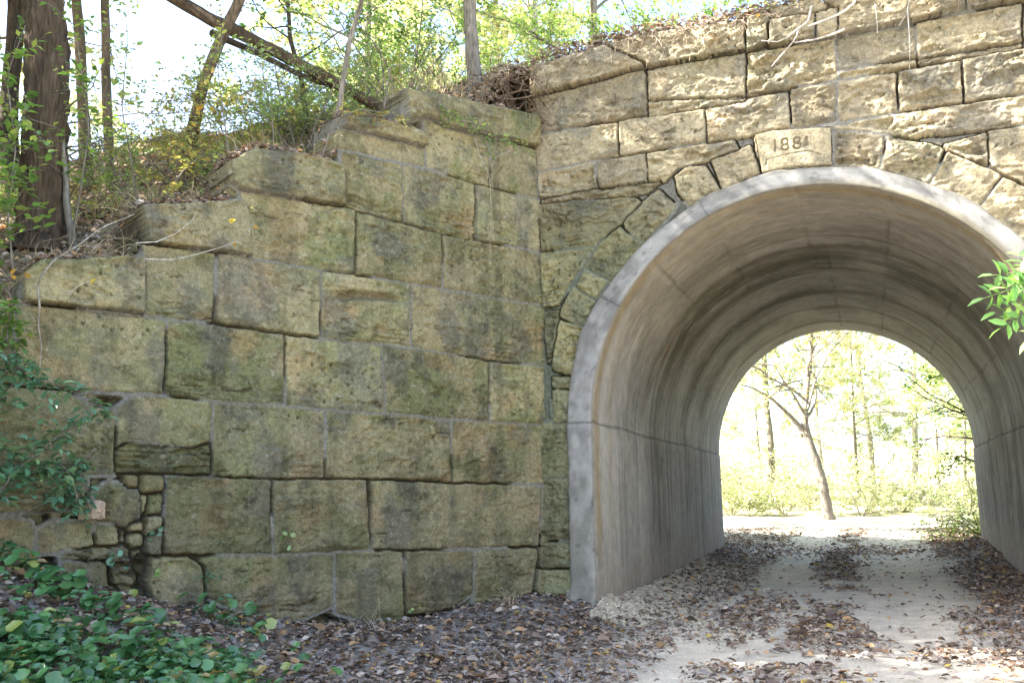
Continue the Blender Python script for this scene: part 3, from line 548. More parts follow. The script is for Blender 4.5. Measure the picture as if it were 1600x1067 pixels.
# --- the walls the picture only hints at: right wing and the far portal
wingR = empty('wing_wall', (CXR+1.5, D-2.6, 0), label='stone wing wall flaring out on the right of the tunnel mouth', cat='wall')
wing_wall(wingR, courses(0, 8, [-.3, .25, .93, 1.6, 2.3, 2.95, 3.65, 4.3, 4.9, 5.5], 31), [(0, 6.1), (1.9, 6.0), (2, 5.5), (2.9, 5.5), (3, 4.8), (3.9, 4.8), (4, 4.1), (4.8, 4.1), (4.9, 3.4), (8, 2.2)], 0, 7.2, -.3, 6.2, 0.04, PAL['wing'], 401, True)
farw = empty('portal_wall', (XC, D+TL, 0), label='stone wall round the far mouth of the tunnel', cat='wall')
X, Z = np.meshgrid(np.arange(XC-3.4, XC+3.4, 0.05), np.arange(-.2, 7.0, 0.05))
h, C, S, ins = masonry(X, Z, courses(XC-3.4, XC+3.4, [-.2, .5, 1.2, 1.9, 2.6, 3.3, 3.9, 4.5, 5.1, 5.7, 6.3, 6.9], 41), PAL['arch'], 402)
k = ring_off(X, Z) > 0.1
extrude_grid('stonework', np.stack([X, D+TL+0.05+h, Z], -1), (0, 1, 0), C, k[:-1, :-1] & k[1:, 1:], M_STONE, farw, .6)
for sgn, lb in ((-1, 'stone wing wall beyond the far mouth, left of the road'), (1, 'stone wing wall beyond the far mouth, right of the road')):
    r_ = empty('wing_wall', (XC+sgn*4.5, D+TL+2, 0), label=lb, cat='wall')
    T, Z = np.meshgrid(np.arange(0, 7.5, 0.06), np.arange(-.3, 6.6, 0.06))
    h, C, S, ins = masonry(T, Z, courses(0, 8, [-.3, .4, 1.1, 1.8, 2.5, 3.2, 3.9, 4.6, 5.3, 6.0], 43), PAL['wing'], 403+sgn)
    k = Z < 6.6-0.62*T*0.75
    extrude_grid('stonework', np.stack([XC+sgn*(3.35+T*0.62-h), D+TL+0.06+T*0.78+h*.6, Z], -1), (-sgn*0.78, 0.62, 0), C, k[:-1, :-1] & k[1:, 1:], M_STONE, r_, .6)

# ------------------------------------------------------------------ ground, embankment
def axis(lo, hi, step, far, g=1.13):
    a = [lo]; s = step
    while a[-1] > -far: s *= g; a.append(a[-1]-s)
    b = [hi]; s = step
    while b[-1] < far: s *= g; b.append(b[-1]+s)
    return np.concatenate([a[::-1][:-1], np.arange(lo, hi, step), b])
gx = axis(-8.5, 4.5, 0.05, 900); gy = axis(2.0, 24.0, 0.06, 900)
X, Y = np.meshgrid(gx, gy)
Zg = ground_h(X, Y)
near = (np.abs(X) < 12) & (Y < 40)
Zg = Zg + np.where(near, 0.008*fbm(X*6, Y*6, 3, 131), 0)
road = sstep(2.2, 1.2, np.abs(X-XC+0.05)+0.35*fbm(X*0.8, Y*0.5, 3, 132)+0.15*fbm(X*3, Y*3, 3, 134))*sstep(0, 3, Y)
tn = fbm(X*1.3, Y*0.5, 4, 133); t2 = fbm(X*5, Y*5, 4, 135)
sand = mix(np.array((0.64, 0.57, 0.47)), np.array((0.54, 0.49, 0.42)), sstep(-.4, .5, tn+.4*t2)[..., None])
soil = mix(np.array((0.22, 0.195, 0.175)), np.array((0.33, 0.305, 0.285)), sstep(-.4, .5, t2+tn)[..., None])
c = mix(soil, sand, road[..., None])
beyond = sstep(21.0, 23.0, Y)
sun_road = sstep(1.0, -1.0, Y-34+0.2*X)*beyond*sstep(26, 20, np.abs(X-XC))
c = mix(c, mix(np.array((0.50, 0.46, 0.38)), np.array((0.42, 0.38, 0.28)), sstep(-.3, .5, t2)[..., None]), (sun_road*0.9)[..., None])
grass = np.array((0.30, 0.28, 0.17)); c = mix(c, grass*(1+0.5*t2)[..., None], (beyond*sstep(33, 37, Y)*0.9)[..., None])
c = mix(c, grass*(1+0.5*t2)[..., None], (sstep(14, 30, np.hypot(X, Y-8))*(1-beyond)*0.7)[..., None])
ny, nx = X.shape
idx = np.arange(ny*nx).reshape(ny, nx)
q = np.stack([idx[:-1, :-1], idx[:-1, 1:], idx[1:, 1:], idx[1:, :-1]], -1).reshape(-1, 4)
go = mesh_obj('ground', np.stack([X, Y, Zg], -1), [q], M_GROUND, None, c.reshape(-1, 3)); go['kind'] = 'structure'

hx = axis(-14, 8, 0.12, 75, 1.08); hy = np.arange(-6, D+TL+14, 0.12)
X, Y = np.meshgrid(hx, hy)
Zh = hill_h(X, Y)
tl, nl = wing_tn(X, Y); tr, nr = wing_tn_r(X, Y)
fr_l = -(X-XC) - (3.5+(Y-D-TL)*0.62/0.78)     # outside the far wings
fr_r = (X-XC) - (3.5+(Y-D-TL)*0.62/0.78)
front = (Y < D+0.30) & (nl > -0.28) & (nr > -0.28) & (X > XC-60)
front |= (Y < D-0.5) & (nl > -0.28) & (X < XC) | (Y < D-0.5) & (nr > -0.28) & (X >= XC)
back = (Y > D+TL-0.2) & (fr_l < 0.25) & (fr_r < 0.25)
keep = ~(front | back) & (Zh > ground_h(X, Y)-0.6)
t2 = fbm(X*5, Y*5, 4, 141); t1 = fbm(X*0.7, Y*0.7, 4, 142)
c = mix(np.array((0.20, 0.16, 0.11)), np.array((0.32, 0.26, 0.18)), sstep(-.4, .5, t2)[..., None])
c = mix(c, np.array((0.15, 0.19, 0.06)), (0.45*sstep(0, .5, t1))[..., None])
extrude_grid('embankment', np.stack([X, Y, Zh], -1), (0, 0, 1), c, keep[:-1, :-1] & keep[1:, 1:], M_GROUND, None, 0)['kind'] = 'structure'
# ------------------------------------------------------------------ plants: builders
def nrmz(v): return v/np.maximum(np.linalg.norm(v, axis=-1, keepdims=True), 1e-9)
def resample(P, n):
    P = np.asarray(P, float); s = np.concatenate([[0], np.cumsum(np.linalg.norm(np.diff(P, axis=0), axis=1))]); t = np.linspace(0, s[-1], n)
    return np.stack([np.interp(t, s, P[:, i]) for i in range(3)], -1)
def tube(mb, P, R, col, k=6, rough=0.0, seed=0, fur=3.2):
    P = np.asarray(P, float); n = len(P); R = np.broadcast_to(R, (n,))
    T = nrmz(np.gradient(P, axis=0)); up = np.array([0.0, 0, 1]) if abs(T[:, 2]).mean() < 0.8 else np.array([1.0, 0, 0])
    A = nrmz(np.cross(T, up)); B = np.cross(T, A); th = np.linspace(0, 2*math.pi, k, endpoint=False)
    r = R[:, None]*np.ones((1, k))
    if rough > 0:
        s = np.cumsum(np.r_[0, np.linalg.norm(np.diff(P, axis=0), axis=1)])[:, None]
        r = r*(1+rough*(np.abs(fbm(np.cos(th)[None, :]*fur+seed, s*(1.3 if fur < 5 else 3.5), 4, seed+1, z=np.sin(th)[None, :]*fur+0*s))*2.2-0.5)+0.35*rough*vnoise(th[None, :]*7/1.0, s*5, None, seed))
    V = P[:, None, :]+r[..., None]*(np.cos(th)[None, :, None]*A[:, None, :]+np.sin(th)[None, :, None]*B[:, None, :])
    i = np.arange(n-1)[:, None]*k; j = np.arange(k)[None, :]; j2 = (j+1) % k
    F = np.stack([i+j, i+j2, i+k+j2, i+k+j], -1).reshape(-1, 4)
    if not isinstance(col, np.ndarray) or col.ndim == 1: C = np.broadcast_to(np.asarray(col, float), (n*k, 3)).copy()
    else: C = col
    if k > 5: C = C*(1+0.25*fbm(V[..., 0]*6, V[..., 1]*6, 3, 5, z=V[..., 2]*2).reshape(-1, 1))
    mb.add(V.reshape(-1, 3), F, C)
def wander(p, d, L, n, amt, r, droop=0.0, curve=None):
    P = [np.array(p, float)]; d = nrmz(np.array(d, float)); s = L/(n-1)
    for i in range(n-1):
        d = nrmz(d+amt*r.normal(size=3)+np.array([0, 0, -droop])+(0 if curve is None else curve)); P.append(P[-1]+d*s)
    return np.array(P)
def leaves(mb, C, Dr, N, L, W, col, shape='kite', fold=0.25):
    """C base points, Dr direction to the tip, N rough normal"""
    n = len(C); Dr = nrmz(Dr); S = nrmz(np.cross(Dr, N)); N = np.cross(S, Dr)
    L = np.broadcast_to(L, (n,))[:, None]; W = np.broadcast_to(W, (n,))[:, None]*0.5
    f = fold*W*N
    if shape == 'kite':
        V = np.stack([C, C+Dr*L*0.42+S*W+f, C+Dr*L-N*L*0.08, C+Dr*L*0.42-S*W+f], 1); b = np.arange(n)[:, None]*4
        F = np.concatenate([b+[0, 1, 2], b+[0, 2, 3]]); mb.add(V.reshape(-1, 3), F, np.repeat(col, 4, 0) if np.ndim(col) == 2 else col)
    elif shape == 'oval':
        V = np.stack([C, C+Dr*L*0.22+S*W*.75+f, C+Dr*L*0.6+S*W*.85+f, C+Dr*L-N*L*0.10, C+Dr*L*0.6-S*W*.85+f, C+Dr*L*0.22-S*W*.75+f, C+Dr*L*0.5], 1); b = np.arange(n)[:, None]*7
        F = np.concatenate([b+[0, 1, 6], b+[1, 2, 6], b+[2, 3, 6], b+[3, 4, 6], b+[4, 5, 6], b+[5, 0, 6]]); mb.add(V.reshape(-1, 3), F, np.repeat(col, 7, 0) if np.ndim(col) == 2 else col)
    else:   # heart / round leaf, notch at the base
        th = np.radians([0, 32, 75, 120, 155, 205, 240, 285, 328]); rr = np.array([0.62, 1.0, 1.05, 1.0, 0.95, 0.95, 1.0, 1.05, 1.0])*0.5
        # angle measured from the base direction; index 0 is the notch
        ring = [C+Dr*L*(0.5-0.5*math.cos(a)*2*r_)+S*(W*2)*math.sin(a)*r_+N*(L*0.10*math.cos(2*a)) for a, r_ in zip(th, rr)]
        V = np.stack([C+Dr*L*0.35-N*L*0.06]+ring, 1); b = np.arange(n)[:, None]*10
        F = np.concatenate([b+[0, 1+i, 1+(i+1) % 9] for i in range(9)]); mb.add(V.reshape(-1, 3), F, np.repeat(col, 10, 0) if np.ndim(col) == 2 else col)
GREENS = {
 'lime': [(0.31, 0.41, 0.18), (0.38, 0.45, 0.20), (0.22, 0.33, 0.13)],
 'gold': [(0.46, 0.44, 0.16), (0.40, 0.45, 0.15), (0.52, 0.44, 0.18), (0.48, 0.34, 0.15)],
 'mid': [(0.16, 0.28, 0.08), (0.20, 0.33, 0.09), (0.13, 0.23, 0.07), (0.32, 0.38, 0.12)],
 'teal': [(0.14, 0.29, 0.17), (0.17, 0.34, 0.22), (0.11, 0.23, 0.13), (0.22, 0.35, 0.16)],
 'pale': [(0.50, 0.53, 0.36), (0.42, 0.48, 0.32), (0.56, 0.55, 0.42), (0.50, 0.44, 0.35), (0.36, 0.42, 0.26)],  # leaf colours whitened to paint in the bright glare over the far woods
 'fall': [(0.38, 0.42, 0.20), (0.28, 0.35, 0.15), (0.47, 0.42, 0.22), (0.40, 0.32, 0.18), (0.33, 0.39, 0.17)],
}
def pick(r, pal, n, var=0.22):
    p = np.array(GREENS[pal]); return p[r.integers(0, len(p), n)]*(1+var*r.normal(size=(n, 1))).clip(0.5, 1.6)
def leaf_on(mb, r, P, per, L, pal, shape='kite', spread=0.12, flat=0.7):
    """scatter leaves along a twig path P"""
    n = max(1, int(per)); t = r.random(n)*(len(P)-1); i = np.minimum(t.astype(int), len(P)-2); f = (t-i)[:, None]
    c = P[i]*(1-f)+P[i+1]*f; tw = nrmz(P[i+1]-P[i])
    side = nrmz(np.cross(tw, [0, 0, 1])+1e-6)*r.choice([-1, 1], n)[:, None]
    dr = side*1.0+tw*0.6+r.normal(size=(n, 3))*0.35; nr = np.array([0, 0, 1.0])*flat+r.normal(size=(n, 3))*(1-flat)*1.2
    c = c+r.normal(size=(n, 3))*spread*0.5
    l = L*r.uniform(0.6, 1.25, n)
    leaves(mb, c, dr, nr, l, l*r.uniform(0.45, 0.7, n), pick(r, pal, n), shape)
def branching(wood, fol, r, p, d, L, rad, col, lv, pal, leafL, per, kids=(4, 6), droop=0.02, shape='kite', spread=0.15, flat=0.7, amt=0.13, tip=1.0):
    n = 7 if lv > 0 else 5
    P = wander(p, d, L, n, amt, r, droop); R = rad*np.linspace(1, 0.3, n)
    tube(wood, P, R, col, 5 if rad > 0.012 else 3)
    if lv == 0:
        if fol is not None and per > 0: leaf_on(fol, r, P, per, leafL, pal, shape, spread, flat)
        return
    m = r.integers(kids[0], kids[1]+1)
    for j in range(m):
        t = r.uniform(0.25, 1.0) if j else 1.0; i = min(int(t*(n-1)), n-2); q = P[i]+(P[i+1]-P[i])*(t*(n-1)-i); td = nrmz(P[i+1]-P[i])
        nd = nrmz(td*0.75+nrmz(r.normal(size=3)*np.array([1, 1, .55]))*0.95+np.array([0, 0, 0.12]))
        branching(wood, fol, r, q, nd, L*r.uniform(0.4, 0.62), rad*0.5, col, lv-1, pal, leafL, per, kids, droop, shape, spread, flat, amt)
    if fol is not None and per > 0: leaf_on(fol, r, P[2:], per*0.5, leafL, pal, shape, spread, flat)
BARKC = dict(red=np.array((0.092, 0.066, 0.044)), brown=np.array((0.15, 0.11, 0.075)), grey=np.array((0.20, 0.175, 0.145)), pale=np.array((0.36, 0.33, 0.28)), dark=np.array((0.06, 0.045, 0.035)))
def make_tree(name, label, path, r0, r1, bark, seed, crown_from=0.5, nb=14, bl=2.2, lv=2, pal='fall', leafL=0.09, per=14, group=None, k=14, rough=0.12, upd=0.5, cat='tree', kids=(3, 5), side=None, shape='kite', fur=3.2):
    r = np.random.default_rng(seed); path = np.asarray(path, float)
    root = empty(name, path[0], label=label, cat=cat, group=group)
    P = resample(path, max(14, int(np.linalg.norm(path[-1]-path[0])/(0.16 if fur < 5 else 0.05)))); n = len(P)
    tt = np.linspace(0, 1, n); P[1:-1] += 0.35*r0*np.stack([vnoise(tt*6, tt*0+seed, None, 1), vnoise(tt*6, tt*0+seed, None, 2), tt*0], -1)[1:-1]
    R = mix(r0, r1, tt)*(1+0.35*np.exp(-tt*np.linalg.norm(path[-1]-path[0])/0.25))
    tr = MB(); P[0, 2] -= 0.15; tube(tr, P, R, BARKC[bark], k, rough, seed, fur); tr.build('trunk', M_BARK, root)
    wood = MB(); fol = MB() if per > 0 else None
    for j in range(nb):
        t = crown_from+(1-crown_from)*((j+r.random())/nb); i = min(int(t*(n-1)), n-2); a = r.uniform(0, 2*math.pi)
        d = np.array([math.cos(a), math.sin(a), upd*r.uniform(0.3, 1.5)])
        if side is not None and r.random() < 0.6: d = d+np.array(side)
        branching(wood, fol, r, P[i], d, bl*r.uniform(0.6, 1.1)*(1-0.35*t), max(0.012, R[i]*0.45), BARKC[bark]*1.05, lv, pal, leafL, per, kids, shape=shape)
    if nb:
        wood.build('limbs', M_BARK, root)
        if fol is not None and fol.n: fol.build('foliage', M_LEAF, root)
    return root
def copy_thing(root, loc, rz, sc=1.0, label=None, group=None):
    r = root.copy(); COL.objects.link(r); r.location = tuple(float(v) for v in loc); r.rotation_euler = (0, 0, rz); r.scale = (sc, sc, sc)
    if label: r['label'] = label
    if group: r['group'] = group
    for ch in list(root.children):
        c_ = ch.copy(); COL.objects.link(c_); c_.parent = r
    return r
def hz(x, y): return float(hill_h(np.array([[float(x)]]), np.array([[float(y)]]))[0, 0])
def gz(x, y): return float(ground_h(np.array([[float(x)]]), np.array([[float(y)]]))[0, 0])
def px_path(pts, y0, lean=0.0, up=None):
    """pixel track of a stem at depth y0 -> 3-D path; continues above the frame to height up"""
    P = [at(x, y, y0+lean*i) for i, (x, y) in enumerate(pts)]
    if up is not None:
        d = nrmz(P[-1]-P[-2]); d = nrmz(d*np.array([0.6, 0.6, 1])+np.array([0, 0, .3]))
        while P[-1][2] < up: P.append(P[-1]+d*1.2)
    return np.array(P)
def hill_tree(pts, up, **k):
    b = on_hill(*pts[0]); P = px_path(pts, b[1], 0.0, up); P[0] = b; return P, b

# ------------------------------------------------------------------ the trees on the bank, left to right
def ht(name, label, pts, up, wpx, bark, seed, **k):
    P, b = hill_tree(pts, up); dist = b[1]/CF[1]
    r0 = wpx*0.5*np.dot(b-CAM, CF)/F_PX
    print(name, seed, 'base', np.round(b, 2), 'r', round(r0, 3))
    return make_tree(name, label, P, r0, r0*k.pop('taper', 0.55), bark, seed, **k)
ht('old_tree', 'thick furrowed red-brown trunk, the stoutest tree on the left bank', [(62, 388), (64, 250), (68, 120), (72, 0)], 13, 66, 'red', 1, crown_from=0.6, nb=12, bl=3.2, lv=2, per=5, leafL=0.13, k=110, rough=0.20, kids=(4, 6), pal='fall', fur=9.0)
ht('tree', 'dark trunk half hidden behind the thick furrowed one, at the left edge', [(14, 330), (18, 200), (24, 0)], 12, 30, 'dark', 2, crown_from=0.6, nb=8, bl=2.5, per=14, leafL=0.12, k=16)
ht('tree', 'slender dark trunk just right of the thick furrowed one', [(138, 300), (134, 200), (128, 110), (118, 0)], 12, 19, 'brown', 3, crown_from=0.55, nb=10, bl=2.6, per=5, leafL=0.12, kids=(4, 5))
ht('tree', 'straight slim brown trunk standing alone against the bright gap', [(168, 305), (171, 200), (167, 110), (166, 60), (164, 0)], 12.5, 15, 'brown', 4, crown_from=0.6, nb=9, bl=2.6, per=4, leafL=0.12, kids=(3, 4), taper=.8)
ht('tree', 'leaning brown trunk crossed by the fallen log', [(284, 298), (298, 215), (318, 130), (345, 60), (372, 0)], 12, 20, 'brown', 5, crown_from=0.62, nb=8, bl=2.6, per=3, leafL=0.11, kids=(3, 4))
ht('sapling', 'crooked sapling forking low at the broken wall end', [(118, 392), (106, 330), (98, 220), (92, 160)], None, 11, 'grey', 6, crown_from=0.55, nb=7, bl=1.5, lv=2, per=5, leafL=0.06, cat='sapling', kids=(2, 4))
ht('sapling', 'pale grey sapling rising from the second step of the wing wall', [(516, 256), (528, 180), (545, 70), (572, -20)], 8.5, 9, 'grey', 7, crown_from=0.35, nb=8, bl=1.2, per=6, leafL=0.06, pal='lime', cat='sapling', taper=.7)
ht('sapling', 'thin dark sapling with many twigs behind the wall steps', [(482, 210), (470, 120), (452, 60), (448, -20)], 9, 8, 'dark', 8, crown_from=0.3, nb=9, bl=1.2, per=6, leafL=0.06, pal='lime', cat='sapling', taper=.7)
ht('tree', 'grey trunk rooted on the corner where the two stone walls meet', [(741, 138), (736, 90), (733, 0)], 15, 21, 'grey', 9, crown_from=0.35, nb=18, bl=3.2, per=12, leafL=0.11, pal='lime', k=18, kids=(4, 5), taper=.7)

# woods on the bank outside the frame whose crowns throw the dappled shade
def wood_tree(name, label, x, y, h, r0, seed, z=None, **k):
    z = (hz(x, y) if z is None else z); r = np.random.default_rng(seed); lx, ly = r.normal(size=2)*0.05
    P = [(x+lx*h*t+0.15*math.sin(5*t+seed), y+ly*h*t, z+h*t) for t in np.linspace(0, 1, 7)]
    return make_tree(name, label, P, r0, r0*0.3, k.pop('bark', 'brown'), seed, **k)
SH = 'shade trees up the bank left of the picture'
sh_a = wood_tree('tree', 'leafy tree up the bank beyond the left edge', -10.2, 6.2, 10, 0.14, 21, crown_from=0.35, nb=18, bl=3.6, per=14, leafL=0.16, kids=(4, 6), group=SH)
for i, (x, y, rz, s_) in enumerate([(-13.5, 9.5, 1.1, 1.15), (-9.8, 3.0, 2.2, 0.95), (-14.5, 4.5, 3.3, 1.1), (-12.0, 0.5, 4.1, 1.0), (-16.5, 7.0, 5.2, 1.2), (-10.5, -2.0, 0.7, 1.0), (-12.2, 7.6, 2.6, 1.0)]):
    copy_thing(sh_a, (x, y, hz(x, y) if y > 3.5 else max(hz(x, y), gz(x, y))), rz, s_)

shade_bush = wood_tree('tree', 'unseen low bushy tree added for shade on the slope left of the camera', -8.6, 3.6, 4.6, 0.07, 23, z=max(hz(-8.6, 3.6), gz(-8.6, 3.6)), crown_from=0.12, nb=22, bl=2.3, per=22, leafL=0.13, kids=(4, 6), pal='mid')  # unseen bush added to keep sun off the near ground cover
copy_thing(shade_bush, (-7.6, 1.6, gz(-7.6, 1.6)), 2.0, 1.0, 'low bushy tree at the foot of the slope behind the camera\'s left')
copy_thing(shade_bush, (-10.2, 4.6, hz(-10.2, 4.6)), 4.0, 1.15, 'unseen low bushy tree added for shade higher on the slope left of the camera')
# trees along the top of the bank, seen against the sky
ridge = [('pale forked trunk on the bank top behind the corner tree', 828, 100, 15.5, 'pale', 'lime', 31), ('thin trunk with leafy twigs above the portal coping', 905, 78, 13.5, 'grey', 'lime', 32)]
for lb, px, py, Y, bk, pl, sd_n in ridge:
    b = at(px, py, Y); x, y = b[0], Y; wood_tree('tree', lb, x, y, 9, 0.07 if sd_n == 32 else 0.11, sd_n, bark=bk, pal=pl, crown_from=0.12, nb=20, bl=2.2, per=16, leafL=0.08, kids=(3, 5))
# far woods: four kinds, copied
protos = [
 wood_tree('tree', 'proto', 0, 60, 13, 0.16, 41, z=0, bark='pale', pal='pale', crown_from=0.25, nb=20, bl=3.8, per=22, leafL=0.16, kids=(4, 5), k=10),
 wood_tree('tree', 'proto', 0, 60, 15, 0.18, 42, z=0, bark='grey', pal='pale', crown_from=0.3, nb=20, bl=4.0, per=26, leafL=0.16, kids=(4, 5), k=10),
 wood_tree('tree', 'proto', 0, 60, 11, 0.10, 43, z=0, bark='grey', pal='pale', crown_from=0.15, nb=20, bl=3.2, per=26, leafL=0.14, kids=(4, 5), k=8),
]
GA = 'bright trees beyond the embankment'; GB = 'bright woods seen through the arch'
spots_a = [(-13, 24, 0), (-29, 26, 0), (-9.5, 26, 2), (-34, 16, 1), (-6.5, 17.5, 2), (-1.0, 18, 2), (-40, 26, 2), (-11, 18.5, 2), (-28, 11, 1), (-24, 38, 1)]
spots_b = [(-6.5, 40, 0), (-4.3, 45, 1), (-0.5, 47, 2), (1.6, 42, 0), (3.2, 39, 2), (-8.5, 44, 1), (5.2, 44, 1), (-2.2, 52, 0), (3.5, 56, 2), (0.2, 60, 1), (-6, 57, 2), (6.5, 50, 0), (-10.5, 52, 0), (9, 58, 1), (4.6, 31, 2), (-9, 33, 2)]
names = {0: 'tree with leaves painted pale for glare and a pale trunk', 1: 'tall tree in green leaf painted pale for glare', 2: 'low-branching green tree painted pale for glare'}
first = {}
rr = np.random.default_rng(5)
for grp, sp in ((GA, spots_a), (GB, spots_b)):
    for x, y, kd in sp:
        z = max(hz(x, y), gz(x, y)) if y < D+TL+11 else gz(x, y)
        lb = names[kd]+(' beyond the top of the bank' if grp is GA else ' in the sunny woods seen through the arch')
        o = protos[kd]
        if kd not in first: first[kd] = 1; o.location = (x, y, z-0.1); o['label'] = lb; o['group'] = grp+', '+names[kd]
        else: copy_thing(o, (x, y, z-0.1), rr.uniform(0, 6.28), rr.uniform(0.8, 1.15), lb, grp+', '+names[kd])
# the leaning tree straight beyond the tunnel
P = np.array([at(1298, 795, 33), at(1282, 750, 33), at(1268, 700, 33), at(1258, 660, 33), at(1262, 600, 33.2), at(1266, 520, 33.5), at(1275, 420, 34)])
P[0, 2] = gz(P[0, 0], 33)-0.1
lean = make_tree('tree', 'leaning brown tree with a long bare limb reaching left, centred in the arch', P, 0.17, 0.05, 'grey', 51, crown_from=0.3, nb=14, bl=2.6, per=6, leafL=0.14, pal='gold', k=14, rough=.2)
mb = MB(); tube(mb, resample([at(1256, 672, 33), at(1235, 650, 32.8), at(1205, 622, 32.6), at(1175, 605, 32.4), at(1160, 602, 32.2)], 12), np.linspace(.08, .025, 12), BARKC['grey'], 7, .15)
tube(mb, resample([at(1262, 640, 33), at(1275, 590, 33), at(1300, 545, 33), at(1330, 515, 33.3)], 12), np.linspace(.05, .02, 12), BARKC['grey'], 6, .1); mb.build('long_limb', M_BARK, lean)

# ------------------------------------------------------------------ shrubs
def shrub(name, label, base, h, spread_, ns, seed, pal, leafL, per, cat='shrub', group=None, bark='grey', lv=1, mat=None, shape='kite', lean=(0, 0, 0), kids=(3, 5), flat=.7, droop=.06):
    r = np.random.default_rng(seed); root = empty(name, base, label=label, cat=cat, group=group); wd, fo = MB(), MB()
    for i in range(ns):
        a = r.uniform(0, 6.28); d = np.array([math.cos(a)*spread_, math.sin(a)*spread_, 1.0])+np.array(lean)
        branching(wd, fo, r, np.array(base)+np.array([math.cos(a), math.sin(a), 0])*0.06*r.random()-np.array([0, 0, .05]), d, h*r.uniform(0.6, 1.1), 0.006+0.005*h, BARKC[bark], lv, pal, leafL, per, kids, droop, shape, 0.05, flat, 0.12)
    wd.build('stems', M_BARK, root); fo.build('foliage', mat or M_LEAF, root); return root
# along the top of the wing wall and the hill behind it
sA = shrub('shrub', 'airy lime green shrub on the bank above the wing wall', (-6, 9, hz(-6, 9)), 1.5, 0.7, 9, 61, 'lime', 0.06, 12, lv=2, group='lime shrubs on the bank')
sB = shrub('shrub', 'airy yellowing shrub on the bank above the wing wall', (-7, 9, hz(-7, 9)), 1.2, 0.8, 9, 62, 'gold', 0.055, 12, lv=2, group='yellowing shrubs on the bank')
sC = shrub('shrub', 'bushy mid green shrub on the bank above the wing wall', (-5.5, 10.5, hz(-5.5, 10.5)), 1.9, 0.6, 9, 63, 'mid', 0.07, 14, lv=2, group='green shrubs on the bank')
for i, (px, py, kd) in enumerate([(40, 340, 1), (400, 232, 0), (290, 300, 1), (225, 335, 0), (350, 268, 1), (440, 225, 0), (470, 205, 1), (500, 225, 0), (560, 170, 0), (600, 160, 1), (640, 130, 2), (690, 125, 2), (700, 140, 0), (430, 190, 1), (520, 165, 2), (10, 380, 0), (120, 340, 1), (790, 118, 2), (760, 128, 2)]):
    b = on_hill(px, py) if kd < 2 else at(px, py-4, 12.6+i*.07); b[2] = b[2] if kd < 2 else hz(b[0], b[1]); src = (sA, sB, sC)[kd]
    copy_thing(src, (b[0], b[1], b[2]-.03), rr.uniform(0, 6.28), rr.uniform(0.4, 0.8)*min(1.0, 0.6+0.05*b[1]))
for i in range(22):   # crest and far slope
    x = rr.uniform(-7.5, 2.5) if i < 15 else rr.uniform(-24, -14); y = rr.uniform(12.8, 15.5)
    copy_thing((sA, sB, sC)[rr.integers(0, 3)], (x, y, hz(x, y)-.03), rr.uniform(0, 6.28), rr.uniform(0.6, 1.0))
# roadside brush beyond the tunnel
bA = shrub('bush', 'sunlit yellow-green bush, painted pale for glare, in the undergrowth beyond the far road', (-3, 36, gz(-3, 36)), 1.9, 0.9, 9, 64, 'pale', 0.11, 10, lv=2, cat='bush', group='sunlit bushes beyond the road, yellow-green')
bB = shrub('bush', 'sunlit straw-green bush, painted pale for glare, in the undergrowth beyond the far road', (1, 37, gz(1, 37)), 1.8, 0.9, 9, 65, 'pale', 0.11, 9, lv=2, cat='bush', group='sunlit bushes beyond the road, straw-green')
for i in range(46):
    x = rr.uniform(-11, 8); y = rr.uniform(34, 50); copy_thing((bA, bB)[i % 2], (x, y, gz(x, y)-.05), rr.uniform(0, 6.28), rr.uniform(0.7, 1.25))
for i, (x, y, s_) in enumerate([(2.9, 23.6, .55), (3.5, 25.5, .8), (3.0, 28.0, .7), (4.4, 27, 1.0), (3.3, 31, .9)]):
    z = gz(x, y); b_ = copy_thing(bA if i % 2 else bB, (x, y, z-.05), rr.uniform(0, 6.28), s_, 'bush crowding the right side of the road beyond the far mouth', 'bushes right of the road beyond the far mouth')
br = shrub('bush', 'twiggy brown bush beside the far right jamb of the tunnel', (2.35, 22.6, gz(2.35, 22.6)), 1.3, 0.8, 14, 66, 'fall', 0.07, 9, lv=2, bark='dark', cat='bush')
br2 = shrub('bush', 'dark tangle of brush at the road edge just past the far right jamb', (1.9, 24.0, gz(1.9, 24.0)), 1.0, 1.0, 16, 67, 'mid', 0.06, 6, lv=2, bark='dark', cat='bush')
wood_tree('tree', 'thin dark trunk close to the right side of the far opening', 2.55, 22.2, 6.5, 0.09, 52, z=gz(2.55, 22.2), bark='dark', pal='mid', crown_from=0.2, nb=16, bl=1.6, per=12, leafL=0.09)

# fallen log resting across the leaning tree
def log(name, label, pts, Y0, Y1, r0, r1, seed, bark='red'):
    P = np.array([at(x, y, mix(Y0, Y1, i/(len(pts)-1))) for i, (x, y) in enumerate(pts)]); o = MB(); tube(o, resample(P, 40), np.linspace(r0, r1, 40), BARKC[bark], 14, .22, seed)
    root = o.build(name, M_BARK); return tag(root, label, 'log')
bl_ = on_hill(284, 298)[1]
log('fallen_log', 'long dead brown log slanting down over the bank behind the leaning trunk', [(225, -30), (330, 32), (430, 80), (500, 118), (560, 150), (620, 182)], bl_+.3, bl_+.9, .085, .06, 71)
log('fallen_log', 'thinner broken log lying just under the long one', [(330, 52), (400, 82), (470, 118), (520, 136)], bl_+.35, bl_+.75, .045, .03, 72, 'dark')

